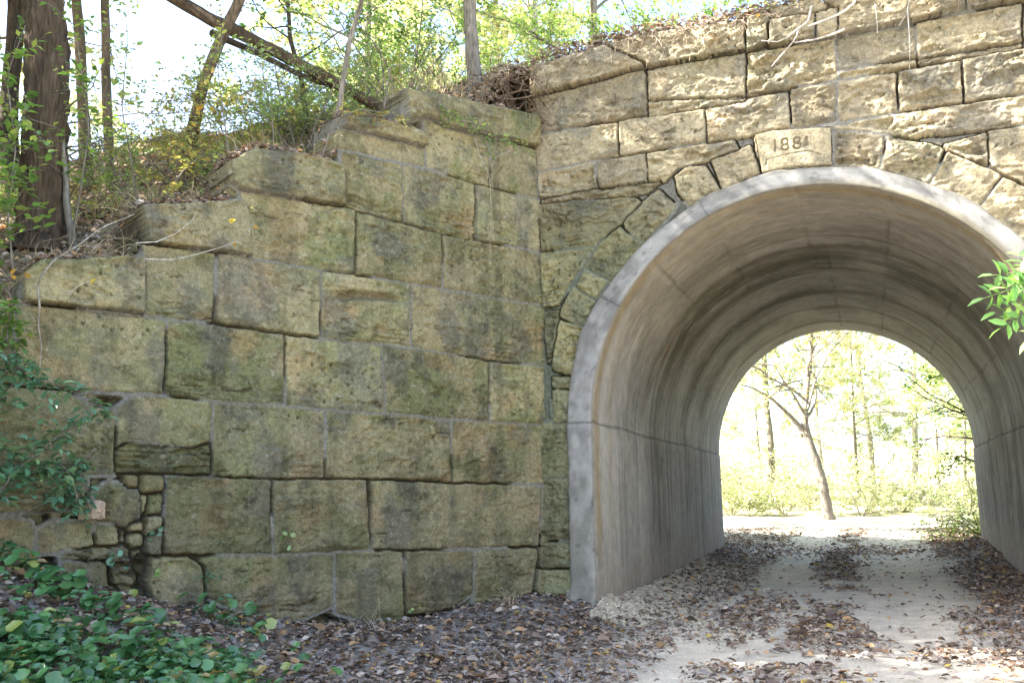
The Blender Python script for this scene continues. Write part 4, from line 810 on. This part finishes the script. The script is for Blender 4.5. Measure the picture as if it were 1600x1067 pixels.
# ------------------------------------------------------------------ near shrub at the left edge, in front of the wing wall
def leafy(name, label, stems, seed, pal, leafL, twigs, cat, twl=0.25, mat=M_GLOSSY, shape='oval', per=9, flat=.8, down=0.0, bark='grey'):
    r = np.random.default_rng(seed); root = empty(name, stems[0][0], label=label, cat=cat); wd, fo = MB(), MB()
    for st in stems:
        P = resample(st, 16); tube(wd, P, np.linspace(0.009, 0.003, 16), BARKC[bark], 5)
        for j in range(twigs):
            t = r.uniform(0.3, 1); i = min(int(t*15), 14); d = nrmz(P[i+1]-P[i])*0.6+r.normal(size=3)*np.array([.7, .7, .35])+np.array([0, 0, -down])
            Q = wander(P[i], d, twl*r.uniform(.5, 1.2), 5, .15, r, .05); tube(wd, Q, np.linspace(.003, .0015, 5), BARKC[bark], 3); leaf_on(fo, r, Q, per, leafL, pal, shape, 0.03, flat)
    wd.build('stems', M_BARK, root); fo.build('foliage', mat, root); return root
def W_at(px, py, n):          # point standing n metres in front of the wing wall face
    d = ray_dir(px, py); p0 = np.array([CX+WN[0]*n, D+WN[1]*n]); k_ = (p0[0]*WN[0]+p0[1]*WN[1])/(d[0]*WN[0]+d[1]*WN[1]); return CAM+d*k_
gb = W_at(-40, 900, .5)
st = [[gb, W_at(-40, 760, .5), W_at(-20, 640, .5), W_at(30, 590, .55), W_at(90, 600, .6), W_at(165, 640, .6)],
      [gb, W_at(-60, 700, .5), W_at(-30, 600, .55), W_at(30, 570, .6), W_at(70, 560, .6)],
      [gb, W_at(-20, 800, .5), W_at(20, 740, .5), W_at(80, 690, .55), W_at(130, 650, .55)],
      [gb, W_at(-30, 800, .45), W_at(10, 760, .4), W_at(90, 720, .4), W_at(110, 740, .35), W_at(125, 790, .3)],
      [gb, W_at(-60, 640, .5), W_at(-40, 560, .5), W_at(10, 545, .6), W_at(60, 610, .65)]]
leafy('shrub', 'glossy blue-green shrub reaching in from the left edge before the wing wall', st, 81, 'teal', 0.09, 30, 'shrub', per=8)
st = [[W_at(20, 810, .12), W_at(60, 790, .15), W_at(120, 770, .2), W_at(140, 800, .12)], [W_at(150, 700, .1), W_at(110, 740, .12), W_at(100, 790, .12)]]
leafy('vine', 'low green vine hanging on the broken stones at the left', st, 82, 'teal', 0.075, 16, 'vine', twl=.16, per=7)
st = [[np.array([-6.2, 4.0, gz(-6.2, 4.0)]), W_at(-60, 500, .6), W_at(-20, 400, .7), W_at(5, 330, .8), W_at(30, 250, .9)], [np.array([-6.2, 4.0, gz(-6.2, 4.0)]), W_at(-60, 400, .6), W_at(-10, 260, .8), W_at(40, 180, .9), W_at(90, 200, 1.0)]]
leafy('sapling', 'leafy green sapling hanging over the top left corner of the view', st, 83, 'mid', 0.10, 30, 'sapling', twl=.45, mat=M_LEAF, per=8)

# thin leafy sprays over the wall top
def spray(label, pts, seed, pal, L=.065, tw=14, twl=.3, per=8, n=0.25):
    leafy('sapling', label, [[W_at(x, y, n+.03*i) for i, (x, y) in enumerate(pts)]], seed, pal, L, tw, 'sapling', twl=twl, mat=M_LEAF, per=per, shape='kite', flat=.85, down=.1, bark='grey')
spray('arching spray of small yellow-green leaves drooping over the top step near the corner', [(600, 168), (612, 95), (650, 120), (690, 165), (740, 200), (815, 232)], 201, 'lime', .06, 22, .28, 9, .15)
spray('leafy spray crossing in front of the second step', [(505, 240), (520, 190), (560, 170), (610, 178), (650, 200)], 202, 'gold', .055, 14, .25, 8, .1)
spray('thin pale-leaved sapling over the third step', [(430, 250), (425, 180), (410, 110), (385, 60)], 203, 'lime', .06, 18, .35, 9, -.3)
spray('thin bare-stemmed sapling between the leaning trunk and the third step', [(365, 290), (352, 200), (340, 110), (352, 20)], 204, 'gold', .06, 14, .35, 6, -.5)
spray('wispy sapling in front of the straight slim trunk', [(215, 330), (205, 250), (190, 170), (200, 60), (190, -20)], 205, 'lime', .07, 16, .35, 7, -.4)
spray('wispy sapling left of the straight slim trunk', [(110, 400), (125, 300), (140, 200), (120, 60), (90, -20)], 206, 'mid', .08, 20, .4, 7, -.2)
spray('slender leafy shoot at the far left above the lowest coping', [(20, 420), (12, 330), (25, 230), (10, 120), (40, 40)], 207, 'mid', .09, 22, .4, 8, .1)
spray('yellowing shoot low on the bank beside the lowest step', [(250, 345), (262, 300), (290, 262), (320, 240)], 208, 'gold', .07, 14, .25, 8, -.1)
spray('green shoot hanging at the left edge above the block with the pale stem', [(-20, 480), (0, 440), (22, 470), (10, 520), (18, 560)], 209, 'mid', .08, 20, .22, 9, .35)
def pspray(label, px, Y, seed, h, pal):
    b = at(px, 60, Y); b = np.array([b[0], Y, hz(b[0], Y)]); leafy('sapling', label, [[b, b+[.05, 0, h*.5], b+[.15, -.1, h]], [b, b+[-.2, 0, h*.4], b+[-.3, -.1, h*.8]]], seed, pal, .065, 24, 'sapling', twl=.4, mat=M_LEAF, per=9, shape='kite')
pspray('leafy sapling on the parapet just right of the corner', 850, 11.6, 211, 1.3, 'lime')
pspray('leafy sapling on the parapet left of the thin trunk', 960, 11.8, 212, 1.3, 'mid')
pspray('leafy sapling on the parapet right of the thin trunk', 1040, 11.5, 213, .9, 'lime')
pspray('low sapling on the parapet beside the orange leaf', 1150, 11.4, 214, .6, 'mid')
# leafy spray from the right edge
base = np.array([2.75, 4.2, gz(2.75, 4.2)])
root = empty('sapling', base, label='bright green compound-leaved spray poking in from the right edge', cat='sapling'); wd, fo = MB(), MB(); r = np.random.default_rng(84)
Y = 3.3
tube(wd, resample([base, base+[0.05, -.3, 1.0], at(1760, 470, Y+.2), at(1690, 455, Y+.05), at(1625, 450, Y)], 24), np.linspace(.014, .003, 24), BARKC['brown'], 6)
for tip, src in [((1552, 430), (1640, 440)), ((1556, 488), (1650, 470)), ((1538, 466), (1640, 452)), ((1588, 392), (1625, 470)), ((1565, 512), (1650, 480)), ((1572, 450), (1660, 445)), ((1610, 530), (1680, 480)), ((1640, 400), (1690, 455))]:
    yy = Y+r.uniform(-.1, .1); A = at(*src, Y); B = at(*tip, yy); Q = resample([A, (A+B)/2+[0, 0, .02], B], 9); tube(wd, Q, np.linspace(.0025, .001, 9), np.array((.12, .2, .06)), 3)
    for j in range(1, 9):
        d = nrmz(Q[j]-Q[j-1])
        for sg in ((-1, 1) if j < 8 else (0,)):
            s_ = nrmz(np.cross(d, CF)); dr = d*(.45 if sg else 1)+s_*sg*.9+r.normal(size=3)*.15
            leaves(fo, Q[j][None], dr[None], (-CF*0.6+np.array([0, 0, .8])+r.normal(size=3)*.35)[None], 0.052*r.uniform(.85, 1.2), 0.025, pick(r, 'mid', 1, .15)*np.array((1.1, 1.25, 1.3)), 'oval')
wd.build('stems', M_BARK, root); fo.build('foliage', M_LEAF, root)

# bare roots and twigs hanging over the portal coping
def A_at(px, py, n=0.15): return at(px, py, D-n)
def twig(name, label, lines, rad, col, cat, grp=None):
    o = MB()
    for ln, r_ in lines: tube(o, resample(ln, 16), np.linspace(r_, r_*0.45, 16), col, 6, .1, 3)
    return tag(o.build(name, M_BARK), label, cat, grp)
PALE = np.array((0.50, 0.46, 0.40))
twig('bare_branch', 'bleached bare branch hanging over the portal coping left of the date stone', [([A_at(1345, -20, .1), A_at(1335, 5, .2), A_at(1320, 18, .25), A_at(1300, 28, .3), A_at(1262, 42, .3)], .020), ([A_at(1320, 46, .3), A_at(1300, 55, .3), A_at(1270, 63, .28), A_at(1240, 67, .25)], .015), ([A_at(1268, 10, .15), A_at(1262, 35, .25), A_at(1248, 44, .3), A_at(1244, 60, .28), A_at(1225, 82, .2), A_at(1205, 105, .15)], .013), ([A_at(1248, 44, .3), A_at(1232, 58, .28), A_at(1215, 66, .25), A_at(1190, 64, .2)], .010)], 0, PALE, 'branch')
twig('root', 'thin grey root dangling from the portal coping above the arch crown', [([A_at(1424, -10), A_at(1418, 15), A_at(1420, 40), A_at(1422, 75), A_at(1421, 108)], .009), ([A_at(1418, 20), A_at(1405, 40)], .006)], 0, PALE*.7, 'root')
twig('root', 'hair-thin root hanging over the coping between the pale branch and the crown', [([A_at(1367, 5), A_at(1370, 30), A_at(1371, 52)], .006)], 0, PALE*.8, 'root')
def thread(name, label, pts, n, r_, cat='vine', col=PALE*.75): return twig(name, label, [([W_at(x, y, n) for x, y in pts], r_)], 0, col, cat)
thread('vine', 'bare vine stem trailing down the wing wall at the corner tree', [(742, 215), (748, 240), (765, 275), (768, 330), (765, 400)], .09, .004)
thread('vine', 'thin bare vine hooking down beside the corner of the two walls', [(800, 235), (775, 245), (768, 262), (770, 300)], .09, .005)
thread('bare_twig', 'pale crooked twig lying across the top step at the left', [(62, 480), (58, 440), (85, 405), (120, 385), (160, 355), (210, 335)], .2, .009)
thread('bare_twig', 'long pale twig arching over the left end of the wing wall', [(225, 405), (270, 406), (305, 398), (340, 388), (372, 378)], .25, .006, 'twig', PALE)
thread('bare_twig', 'bleached twig sticking out above the arching one', [(212, 380), (245, 378), (275, 365), (300, 345), (308, 330)], .25, .006, 'twig', PALE)
thread('vine', 'grey vine stem hanging down the leftmost tall block', [(62, 480), (60, 510), (65, 540), (62, 575)], .08, .006)
thread('bare_twig', 'short twig with one orange leaf in front of the left coping stone', [(105, 460), (125, 445), (150, 435)], .35, .004, 'twig', PALE)

def leaf_bits(name, label, items, cat='leaf', L=.09):
    r_ = np.random.default_rng(len(items)+7); root = empty(name, items[0][0], label=label, cat=cat)
    for p, c_ in items:
        o = MB(); leaves(o, p[None], (r_.normal(size=3)*.5+np.array([.5, 0, -.2]))[None], (-CF+r_.normal(size=3)*.4)[None], L*r_.uniform(.7, 1.1), L*.5, np.array([c_]), 'oval'); o.build('leaf', M_LEAF, root)
    return root
OR = (0.62, 0.33, 0.06); YE = (0.68, 0.48, 0.08)
leaf_bits('dry_leaf', 'orange leaf at the tip of the short twig on the left coping', [(W_at(150, 435, .36), YE)], 'leaf', .08)
leaf_bits('leaf_sprig', 'cluster of three orange leaves near the left edge of the wall', [(W_at(24, 420, .4), OR), (W_at(38, 428, .4), (0.5, .26, .06)), (W_at(26, 434, .4), OR)], 'leaves', .07)
leaf_bits('leaf_sprig', 'pale yellow leaves caught on the twigs over the wall step', [(W_at(356, 345, .3), YE), (W_at(364, 350, .3), (.7, .55, .2)), (W_at(396, 355, .3), OR), (W_at(392, 322, .3), (.7, .6, .3)), (W_at(366, 384, .3), OR)], 'leaves', .08)
leaf_bits('leaf_sprig', 'yellow leaves on a stem before the leaning trunk', [(at(305, 168, bl_-.6), OR), (at(312, 180, bl_-.6), YE), (at(298, 195, bl_-.6), YE), (at(310, 200, bl_-.6), (.6, .45, .1)), (at(330, 175, bl_-.6), YE)], 'leaves', .11)
leaf_bits('dry_leaf', 'single orange leaf standing up on the portal coping', [(A_at(1186, 22, .2), OR)], 'leaf', .09)

# ------------------------------------------------------------------ leaf litter, gravel, ground cover
BR = np.array([(0.24, 0.165, 0.125), (0.32, 0.23, 0.17), (0.17, 0.12, 0.095), (0.38, 0.29, 0.22), (0.13, 0.095, 0.08), (0.42, 0.35, 0.29), (0.30, 0.25, 0.23), (0.40, 0.24, 0.12)])
def litter(mb, r, X, Y, Zf, L=(0.035, 0.085), stack=0.02, tilt=0.45, bias=1.0):
    n = len(X); z = Zf+0.006+r.random(n)*stack; a = r.uniform(0, 6.28, n); dr = np.stack([np.cos(a), np.sin(a), r.normal(size=n)*.25], -1)
    nr = np.stack([r.normal(size=n)*tilt, r.normal(size=n)*tilt, np.ones(n)], -1); l = r.uniform(L[0], L[1], n)
    c_ = BR[r.integers(0, len(BR), n)]*r.uniform(.6, 1.3, (n, 1))*bias; pk = r.random(n) < 0.012; c_[pk] = (0.5, 0.36, 0.08)
    leaves(mb, np.stack([X, Y, z], -1), dr, nr, l, l*r.uniform(.4, .75, n), c_, 'oval', fold=0.5)
r = np.random.default_rng(91)
def dens(x, y):
    off = x-XC
    n_ = fbm(x*1.1, y*0.7, 4, 151); n2_ = fbm(x*4, y*3, 3, 152)
    lane = sstep(0.48, 0.14, np.abs(off-0.02)+0.22*n_)*sstep(0.0, 0.4, n_+n2_*.6+.30)       # centre strip between the wheel tracks
    left = sstep(-1.05, -1.45, off+0.35*n_+.1*n2_)                                             # left margin
    right = sstep(1.55, 1.95, off-0.35*n_)
    d = np.maximum(np.maximum(lane*.95, left*.42), right*.85)
    for cx, cy, rx, ry, s_ in ((-1.35, 11.6, .42, 1.9, 1), (-0.55, 10.8, .40, 1.5, .95), (-0.25, 9.7, .35, .7, .9), (-0.62, 8.0, .55, .5, .95), (0.85, 9.4, .55, .6, .9), (0.95, 11.2, .3, 1.4, .5), (-0.75, 18.5, .3, 2.5, .7), (-1.3, 8.2, .3, .5, .6)):
        d = np.maximum(d, s_*sstep(1.15, .75, np.hypot((x-cx)/rx, (y-cy)/ry)+.5*n_+.25*n2_))
    wheel = np.maximum(np.exp(-((off-.72)/.42)**2), np.exp(-((off+.72-.0)/.30)**2))
    d = d*(1-0.45*wheel*(off > -1))
    band_ = np.exp(-((y-21.2)/1.3)**2); d = np.maximum(d, band_*.8*(0.6+.6*n_))
    d = np.maximum(d, .03)*(0.55+0.6*sstep(-.35, .35, n2_+.4*n_))
    return np.clip(d, 0, 1)
mb = MB()
N = 165000; yy = 4.5+23.5*r.random(N)**1.4; xx = r.uniform(-9.0, 3.4, N); t_, n_ = wing_tn(xx, yy); t2_, n2_ = wing_tn_r(xx, yy)
ok = np.where(yy < D, (n_ > 0.02) & (n2_ > 0.02), (np.abs(xx-XC) < AW-.02) | (yy > D+TL))
dd = dens(xx, yy); leftbank = sstep(-2.0, -3.0, xx)*(yy < 11); dd = np.maximum(dd, leftbank*(.72+.35*fbm(xx*2, yy*2, 3, 153))); ok &= r.random(N) < dd
ok &= (xx > -0.53*yy-3.6)
xx, yy = xx[ok], yy[ok]; litter(mb, r, xx, yy, ground_h(xx, yy)+.004, (0.03, 0.095), .028)
big_ = r.random(len(xx)) < .035; litter(mb, r, xx[big_], yy[big_], ground_h(xx[big_], yy[big_])+.012, (0.09, 0.14), .03, .7)
for i in r.integers(0, len(xx), 420):
    p = np.array([xx[i], yy[i], 0]); a = r.uniform(0, 6.28); Q = wander(p, (math.cos(a), math.sin(a), 0), r.uniform(.06, .4), 5, .15, r); Q[:, 2] = ground_h(Q[:, 0], Q[:, 1])+.018; tube(mb, Q, np.linspace(.005, .002, 5)*r.uniform(.5, 1.3), np.array((.24, .19, .14))*r.uniform(.5, 1.5), 4)
lit = mb.build('leaf_litter', M_LITTER); tag(lit, 'brown fallen leaves strewn over the ground and the track edges', 'leaf litter', kind='stuff')
mb = MB(); N = 90000; xx = r.uniform(-13, 3, N); yy = r.uniform(3, 13.5, N); t_, n_ = wing_tn(xx, yy)
ok = ((n_ < -0.05) & (yy < D) & (r.random(N) < .8)) | ((yy > D+.1) & (r.random(N) < .8) & (xx > -13)); ok &= np.hypot(xx, yy) < 19
xx, yy = xx[ok], yy[ok]; zz_ = hill_h(xx, yy)
litter(mb, r, xx, yy, zz_, (0.04, 0.09), .05, .8, 1.35)
# debris caught on the stepped copings and the portal top
for _ in range(26):
    t0 = r.choice([.6, 1.2, 1.9, 2.3, 2.6, 3.1, 3.5, 3.8, 4.2, 4.6, 5.0, 5.4, 6.0]); n = 130; tt = t0+r.normal(size=n)*.16; nn_ = r.uniform(-.5, .06, n)
    zt = np.interp(tt, [p[0] for p in WING_TOP], [p[1] for p in WING_TOP]); X_ = CX+WD[0]*tt+WN[0]*nn_; Y_ = D+WD[1]*tt+WN[1]*nn_
    litter(mb, r, X_, Y_, zt+.0, (.04, .08), .05, 1.0, 1.1)
n = 4500; X_ = r.uniform(CX, 1.6, n); Y_ = r.uniform(D-.17, D+.5, n); litter(mb, r, X_, Y_, np.interp(X_, [-3.8, -3.4, -2.3, -1.0, 0, 2], [6.80, 6.9, 6.98, 6.97, 7.03, 6.95]), (.04, .08), .10, 1.0, 1.1)
tag(mb.build('bank_litter', M_LITTER), 'dead leaves and rubbish covering the bank and wall tops', 'leaf litter', kind='stuff')

def stones_pile(name, label, pts, szs, cols, seed, parent=None, kind='stuff', cat='gravel'):
    r_ = np.random.default_rng(seed); base = np.array([(0, 0, 1), (0, 0, -1)]+[(math.cos(a), math.sin(a), z) for z in (.5, -.5) for a in np.linspace(0, 6.28, 7)[:-1]], float)
    F = []
    for i in range(6):
        j = (i+1) % 6; F += [(0, 2+i, 2+j), (2+i, 8+i, 8+j), (2+i, 8+j, 2+j), (1, 8+j, 8+i)]
    F = np.array(F); n = len(pts); V = base[None]*(1+.28*r_.normal(size=(n, 14, 1)))*np.array(szs)[:, None, None]*r_.uniform(.6, 1.2, (n, 1, 3))*.5
    a = r_.uniform(0, 6.28, n); ca, sa = np.cos(a), np.sin(a); V = np.stack([V[..., 0]*ca[:, None]-V[..., 1]*sa[:, None], V[..., 0]*sa[:, None]+V[..., 1]*ca[:, None], V[..., 2]], -1)+np.asarray(pts)[:, None]
    o = MB(); o.add(V.reshape(-1, 3), (np.arange(n)[:, None, None]*14+F[None]).reshape(-1, 3), np.repeat(cols, 14, 0)); ob = o.build(name, M_GRAVEL, parent, smooth=False); return tag(ob, label, cat, kind=kind)
N = 9000; yy = D-.5+r.random(N)**1.1*7.5; xx = XC-AW+.03+np.abs(r.normal(size=N))*(.22+.07*(yy-D).clip(0, 3))
yy = np.where(r.random(N) < .35, D-.15+np.abs(r.normal(size=N))*.7, yy); ok = (xx < -1.2) & ((yy > D) | (xx > XC-AW+.05)); xx, yy = xx[ok], yy[ok]
sz_ = r.uniform(.02, .06, len(xx)); zz_ = ground_h(xx, yy)+.01+.07*np.exp(-((xx-(XC-AW))/.25)**2)*r.random(len(xx))*np.exp(-((yy-D)/2)**2)
cl = np.array((.50, .43, .33))*r.uniform(.65, 1.2, (len(xx), 1))
stones_pile('gravel', 'pale crushed stone banked along the foot of the left tunnel wall', np.stack([xx, yy, zz_], -1), sz_, cl, 92)
N = 9000; xx = r.uniform(-3.6, 1.6, N); yy = r.uniform(5.5, 20, N); t_, n_ = wing_tn(xx, yy); ok = (dens(xx, yy) > .2) & ((yy > D) & (np.abs(xx-XC) < AW) | (yy <= D) & (n_ > .1)); xx, yy = xx[ok], yy[ok]
stones_pile('pebbles', 'small grey pebbles mixed in the leaves along the track', np.stack([xx, yy, ground_h(xx, yy)+.004], -1), r.uniform(.008, .03, len(xx)), np.array((.36, .33, .30))*r.uniform(.6, 1.3, (len(xx), 1)), 93, cat='pebbles')

# round-leaved ground cover, lower left
mb = MB(); st_ = MB(); N = 7000
px = r.uniform(-80, 520, N); py = 850+r.random(N)**.8*330
lim = np.interp(px, [-80, 0, 100, 250, 330, 420, 520], [862, 872, 900, 905, 935, 955, 975]); okp = py > lim+10
dr_ = CF[None]+CR[None]*((px-800)/F_PX)[:, None]-CU[None]*((py-533.5)/F_PX)[:, None]
g = np.full(N, .5)
for _ in range(12):
    k_ = (g-CAM[2])/dr_[:, 2]; gx_, gy_ = dr_[:, 0]*k_, dr_[:, 1]*k_; g = .5*g+.5*ground_h(gx_, gy_)
t_, n_ = wing_tn(gx_, gy_); clump = fbm(gx_*1.6, gy_*1.6, 3, 161)
ok = okp & (n_ > .1) & (gy_ > 2.5) & (r.random(N) < np.clip(0.20+1.6*clump-.75*sstep(280, 520, px), .02, 1))
gx_, gy_, gz_ = gx_[ok], gy_[ok], ground_h(gx_[ok], gy_[ok])
n = len(gx_); hgt = r.uniform(.02, .20, n); b0 = np.stack([gx_, gy_, gz_], -1); top = b0+np.stack([r.normal(size=n)*.03, r.normal(size=n)*.03, hgt], -1)
a = r.uniform(0, 6.28, n); l = r.uniform(.05, .12, n); dv = np.stack([np.cos(a), np.sin(a), -.15+0*a], -1); nr = np.stack([.15+r.normal(size=n)*.3, -.75+r.normal(size=n)*.3, np.ones(n)], -1)
gc = np.array([(.07, .18, .06), (.09, .22, .075), (.055, .15, .055), (.12, .27, .09)])[r.integers(0, 4, n)]*r.uniform(.75, 1.25, (n, 1)); yl = r.random(n) < .06; gc[yl] = (.34, .38, .10); yl = r.random(n) < .03; gc[yl] = (.36, .26, .10)
hs = r.random(n) < .72; leaves(mb, top[hs], dv[hs], nr[hs], l[hs], l[hs], gc[hs], 'heart')
for q_ in range(3):
    k_ = ~hs; a2 = a[k_]+q_*2.1; leaves(mb, top[k_]+r.normal(size=(k_.sum(), 3))*.01, np.stack([np.cos(a2), np.sin(a2), -.1+0*a2], -1), nr[k_], l[k_]*.75, l[k_]*.4, gc[k_]*np.array((1.0, 1.0, 1.25)), 'oval')
sd0 = nrmz(np.cross(top-b0, CF)); V = np.stack([b0-sd0*.0012, b0+sd0*.0012, top+sd0*.001, top-sd0*.001], 1); mb.add(V.reshape(-1, 3), np.arange(n*4).reshape(-1, 4), (.10, .18, .05))
tag(mb.build('ground_cover', M_GLOSSY), 'round green leaves carpeting the foot of the wing wall at the left', 'ground cover', kind='stuff')

# little plants rooted in the joints
def tuft(name, label, base, n, L, pal, cat, shape='heart', up=.5):
    r_ = np.random.default_rng(int(abs(base[0]*1000)) % 9999); root = empty(name, base, label=label, cat=cat); fo, wd = MB(), MB()
    for i in range(n):
        tp = base+np.array([WN[0], WN[1], 0])*r_.uniform(.02, .1)+r_.normal(size=3)*np.array([.05, .05, .03])+np.array([0, 0, up*r_.uniform(.02, .12)]); tube(wd, resample([base, (base+tp)/2+[0, 0, .01], tp], 4), .0015, np.array((.12, .2, .06)), 3)
        leaves(fo, tp[None], (r_.normal(size=3)*.5+np.array([WN[0], WN[1], -.2])*.5)[None], (np.array([.3, -.6, .8])+r_.normal(size=3)*.3)[None], L*r_.uniform(.7, 1.2), L*.95, pick(r_, pal, 1)*.9, shape)
    wd.build('stems', M_BARK, root); fo.build('foliage', M_GLOSSY, root)
tuft('plant', 'small round-leaved plant in the joint two blocks above the ground cover', W_at(442, 842, .06), 7, .055, 'mid', 'plant')
tuft('plant', 'seedling with a single heart leaf by the gap at the bottom left', W_at(243, 895, .08), 4, .06, 'mid', 'plant')
tuft('plant', 'sprig of leaves hanging before the lowest long block', W_at(333, 900, .08), 9, .045, 'teal', 'plant')
tuft('plant', 'round leaves on the broken rubble left of the big square block', W_at(238, 836, .08), 6, .05, 'teal', 'plant')
tuft('plant', 'leafy clump over the loose rubble at the far left', W_at(172, 880, .12), 8, .06, 'teal', 'plant')
tuft('plant', 'small green seedling at the foot of the wall below the narrow joint', W_at(645, 960, .08), 6, .035, 'mid', 'plant')
def grass(name, label, base, n, L, col, spread_=.1):
    r_ = np.random.default_rng(n); o = MB()
    for i in range(n):
        p = np.asarray(base)+np.r_[r_.normal(size=2)*spread_, -.01]; P = wander(p, r_.normal(size=3)*np.array([.45, .45, 0])+np.array([0, 0, 1]), L*r_.uniform(.5, 1.2), 5, .12, r_, .12); tube(o, P, np.linspace(.005, .0015, 5), np.array(col)*r_.uniform(.7, 1.2), 3)
    return tag(o.build(name, M_LITTER), label, 'grass')
p = W_at(795, 952, .25); p[2] = gz(p[0], p[1]); grass('dry_grass', 'tuft of dead straw grass at the foot of the wall near the ring', p, 40, .22, (.42, .33, .22), .06)
p = W_at(560, 985, .5); p[2] = gz(p[0], p[1]); grass('dry_grass', 'few bent straw stalks in the leaves below the wall middle', p, 12, .35, (.5, .44, .33), .2)
for i, (px_, py_, lb) in enumerate([(660, 165, 'pale dead grass fringe on the topmost step of the wing wall'), (240, 340, 'dead grass on the lowest stepped stone at the left'), (410, 262, 'dead grass on the third step of the wing wall'), (600, 185, 'dead grass on the second step of the wing wall')]):
    p = on_hill(px_, py_-6, 3.0) if i else W_at(px_, py_-20, -.2); grass('dry_grass', lb, p, 110, .3, (.48, .38, .22), .28)
o = MB(); r_ = np.random.default_rng(77)      # root mat at the corner
for i in range(150):
    p = np.array([CX+r_.uniform(-.75, .15), D-r_.uniform(-.2, .45)-.1, 6.15+r_.random()*.5]); P = wander(p, r_.normal(size=3)*np.array([1, 1, .5])+np.array([.2, -.3, -.2]), r_.uniform(.2, .6), 7, .35, r_, .12); tube(o, P, np.linspace(.008, .003, 7)*r_.uniform(.5, 1.3), np.array((.16, .11, .08))*r_.uniform(.5, 1.6), 4)
tag(o.build('root_mat', M_BARK), 'tangle of dark roots and twigs heaped where the two wall tops meet', 'roots', kind='stuff')
o = MB()
for i in range(420):
    x = r_.uniform(CX-.1, 1.8) if i % 2 else r_.uniform(-2.9, -1.0); p = np.array([x, D-.12+r_.uniform(-.06, .3), 6.86+r_.random()*.14]); P = wander(p, r_.normal(size=3)*np.array([1, .5, .5])+np.array([0, -.5, 0]), r_.uniform(.15, .6), 7, .3, r_, .16); tube(o, P, np.linspace(.006, .002, 7)*r_.uniform(.5, 1.3), np.array((.26, .20, .15))*r_.uniform(.5, 1.6), 4)
for i in range(330):
    t0 = r_.uniform(0, 6.4); zt = np.interp(t0, [p[0] for p in WING_TOP], [p[1] for p in WING_TOP]); nn_ = r_.uniform(-.5, 0)
    p = np.array([CX+WD[0]*t0+WN[0]*nn_, D+WD[1]*t0+WN[1]*nn_, zt+.03]); P = wander(p, r_.normal(size=3)+np.array([WN[0], WN[1], .3])*.4, r_.uniform(.15, .55), 7, .3, r_, .16); tube(o, P, np.linspace(.006, .002, 7)*r_.uniform(.4, 1.2), np.array((.30, .24, .17))*r_.uniform(.4, 1.6), 4)
tag(o.build('dead_twigs', M_BARK), 'dead twigs and rootlets scattered along both wall tops', 'twigs', kind='stuff')
o = MB()
for i in range(2600):
    t0 = r_.uniform(-.2, 7.5); nn_ = -abs(r_.normal())*1.0-.05; x, y = CX+WD[0]*t0+WN[0]*nn_, D+WD[1]*t0+WN[1]*nn_
    if y > D+.5: continue
    z = max(hz(x, y), np.interp(t0, [p[0] for p in WING_TOP], [p[1] for p in WING_TOP]) if nn_ > -.5 else -9); P = wander((x, y, z-.02), r_.normal(size=3)*np.array([.7, .7, .1])+np.array([0, 0, .8]), r_.uniform(.1, .38), 5, .15, r_, .22); tube(o, P, np.linspace(.004, .001, 5), np.array((.52, .43, .27))*r_.uniform(.5, 1.25), 3)
tag(o.build('dry_weeds', M_LITTER), 'straw-coloured dead weeds bristling along the bank behind the stepped wall top', 'weeds', kind='stuff')
# loose blocks
def block(name, label, c_, s_, col, seed):
    bm = MB(); n = 14; u = np.linspace(0, math.pi, n); v = np.linspace(0, 2*math.pi, 2*n, endpoint=False); U, Vv = np.meshgrid(u, v, indexing='ij')
    d = np.stack([np.sin(U)*np.cos(Vv), np.sin(U)*np.sin(Vv), np.cos(U)], -1); q_ = 1/np.maximum(np.abs(d).max(-1, keepdims=True), .01)*.62+.38*.9
    p = d*q_*(1+.13*fbm(d[..., 0]*2+seed, d[..., 1]*2, 3, seed, z=d[..., 2]*2)[..., None])*np.array(s_)*.5+np.array(c_); i = np.arange(n-1)[:, None]*2*n; j = np.arange(2*n)[None]; j2 = (j+1) % (2*n)
    bm.add(p.reshape(-1, 3), np.stack([i+j, i+j2, i+2*n+j2, i+2*n+j], -1).reshape(-1, 4), col); return tag(bm.build(name, M_STONE, smooth=False), label, 'stone')
block('loose_stone', 'loose pinkish stone lodged on the broken ledge at the left', W_at(144, 797, .10), (.2, .16, .17), (.50, .38, .28), 5)
p = W_at(895, 940, .2); block('loose_stone', 'small round stone among the leaves at the foot of the ring', (p[0]+.05, p[1]-.1, gz(p[0], p[1])+.05), (.18, .2, .14), (.30, .27, .22), 6)
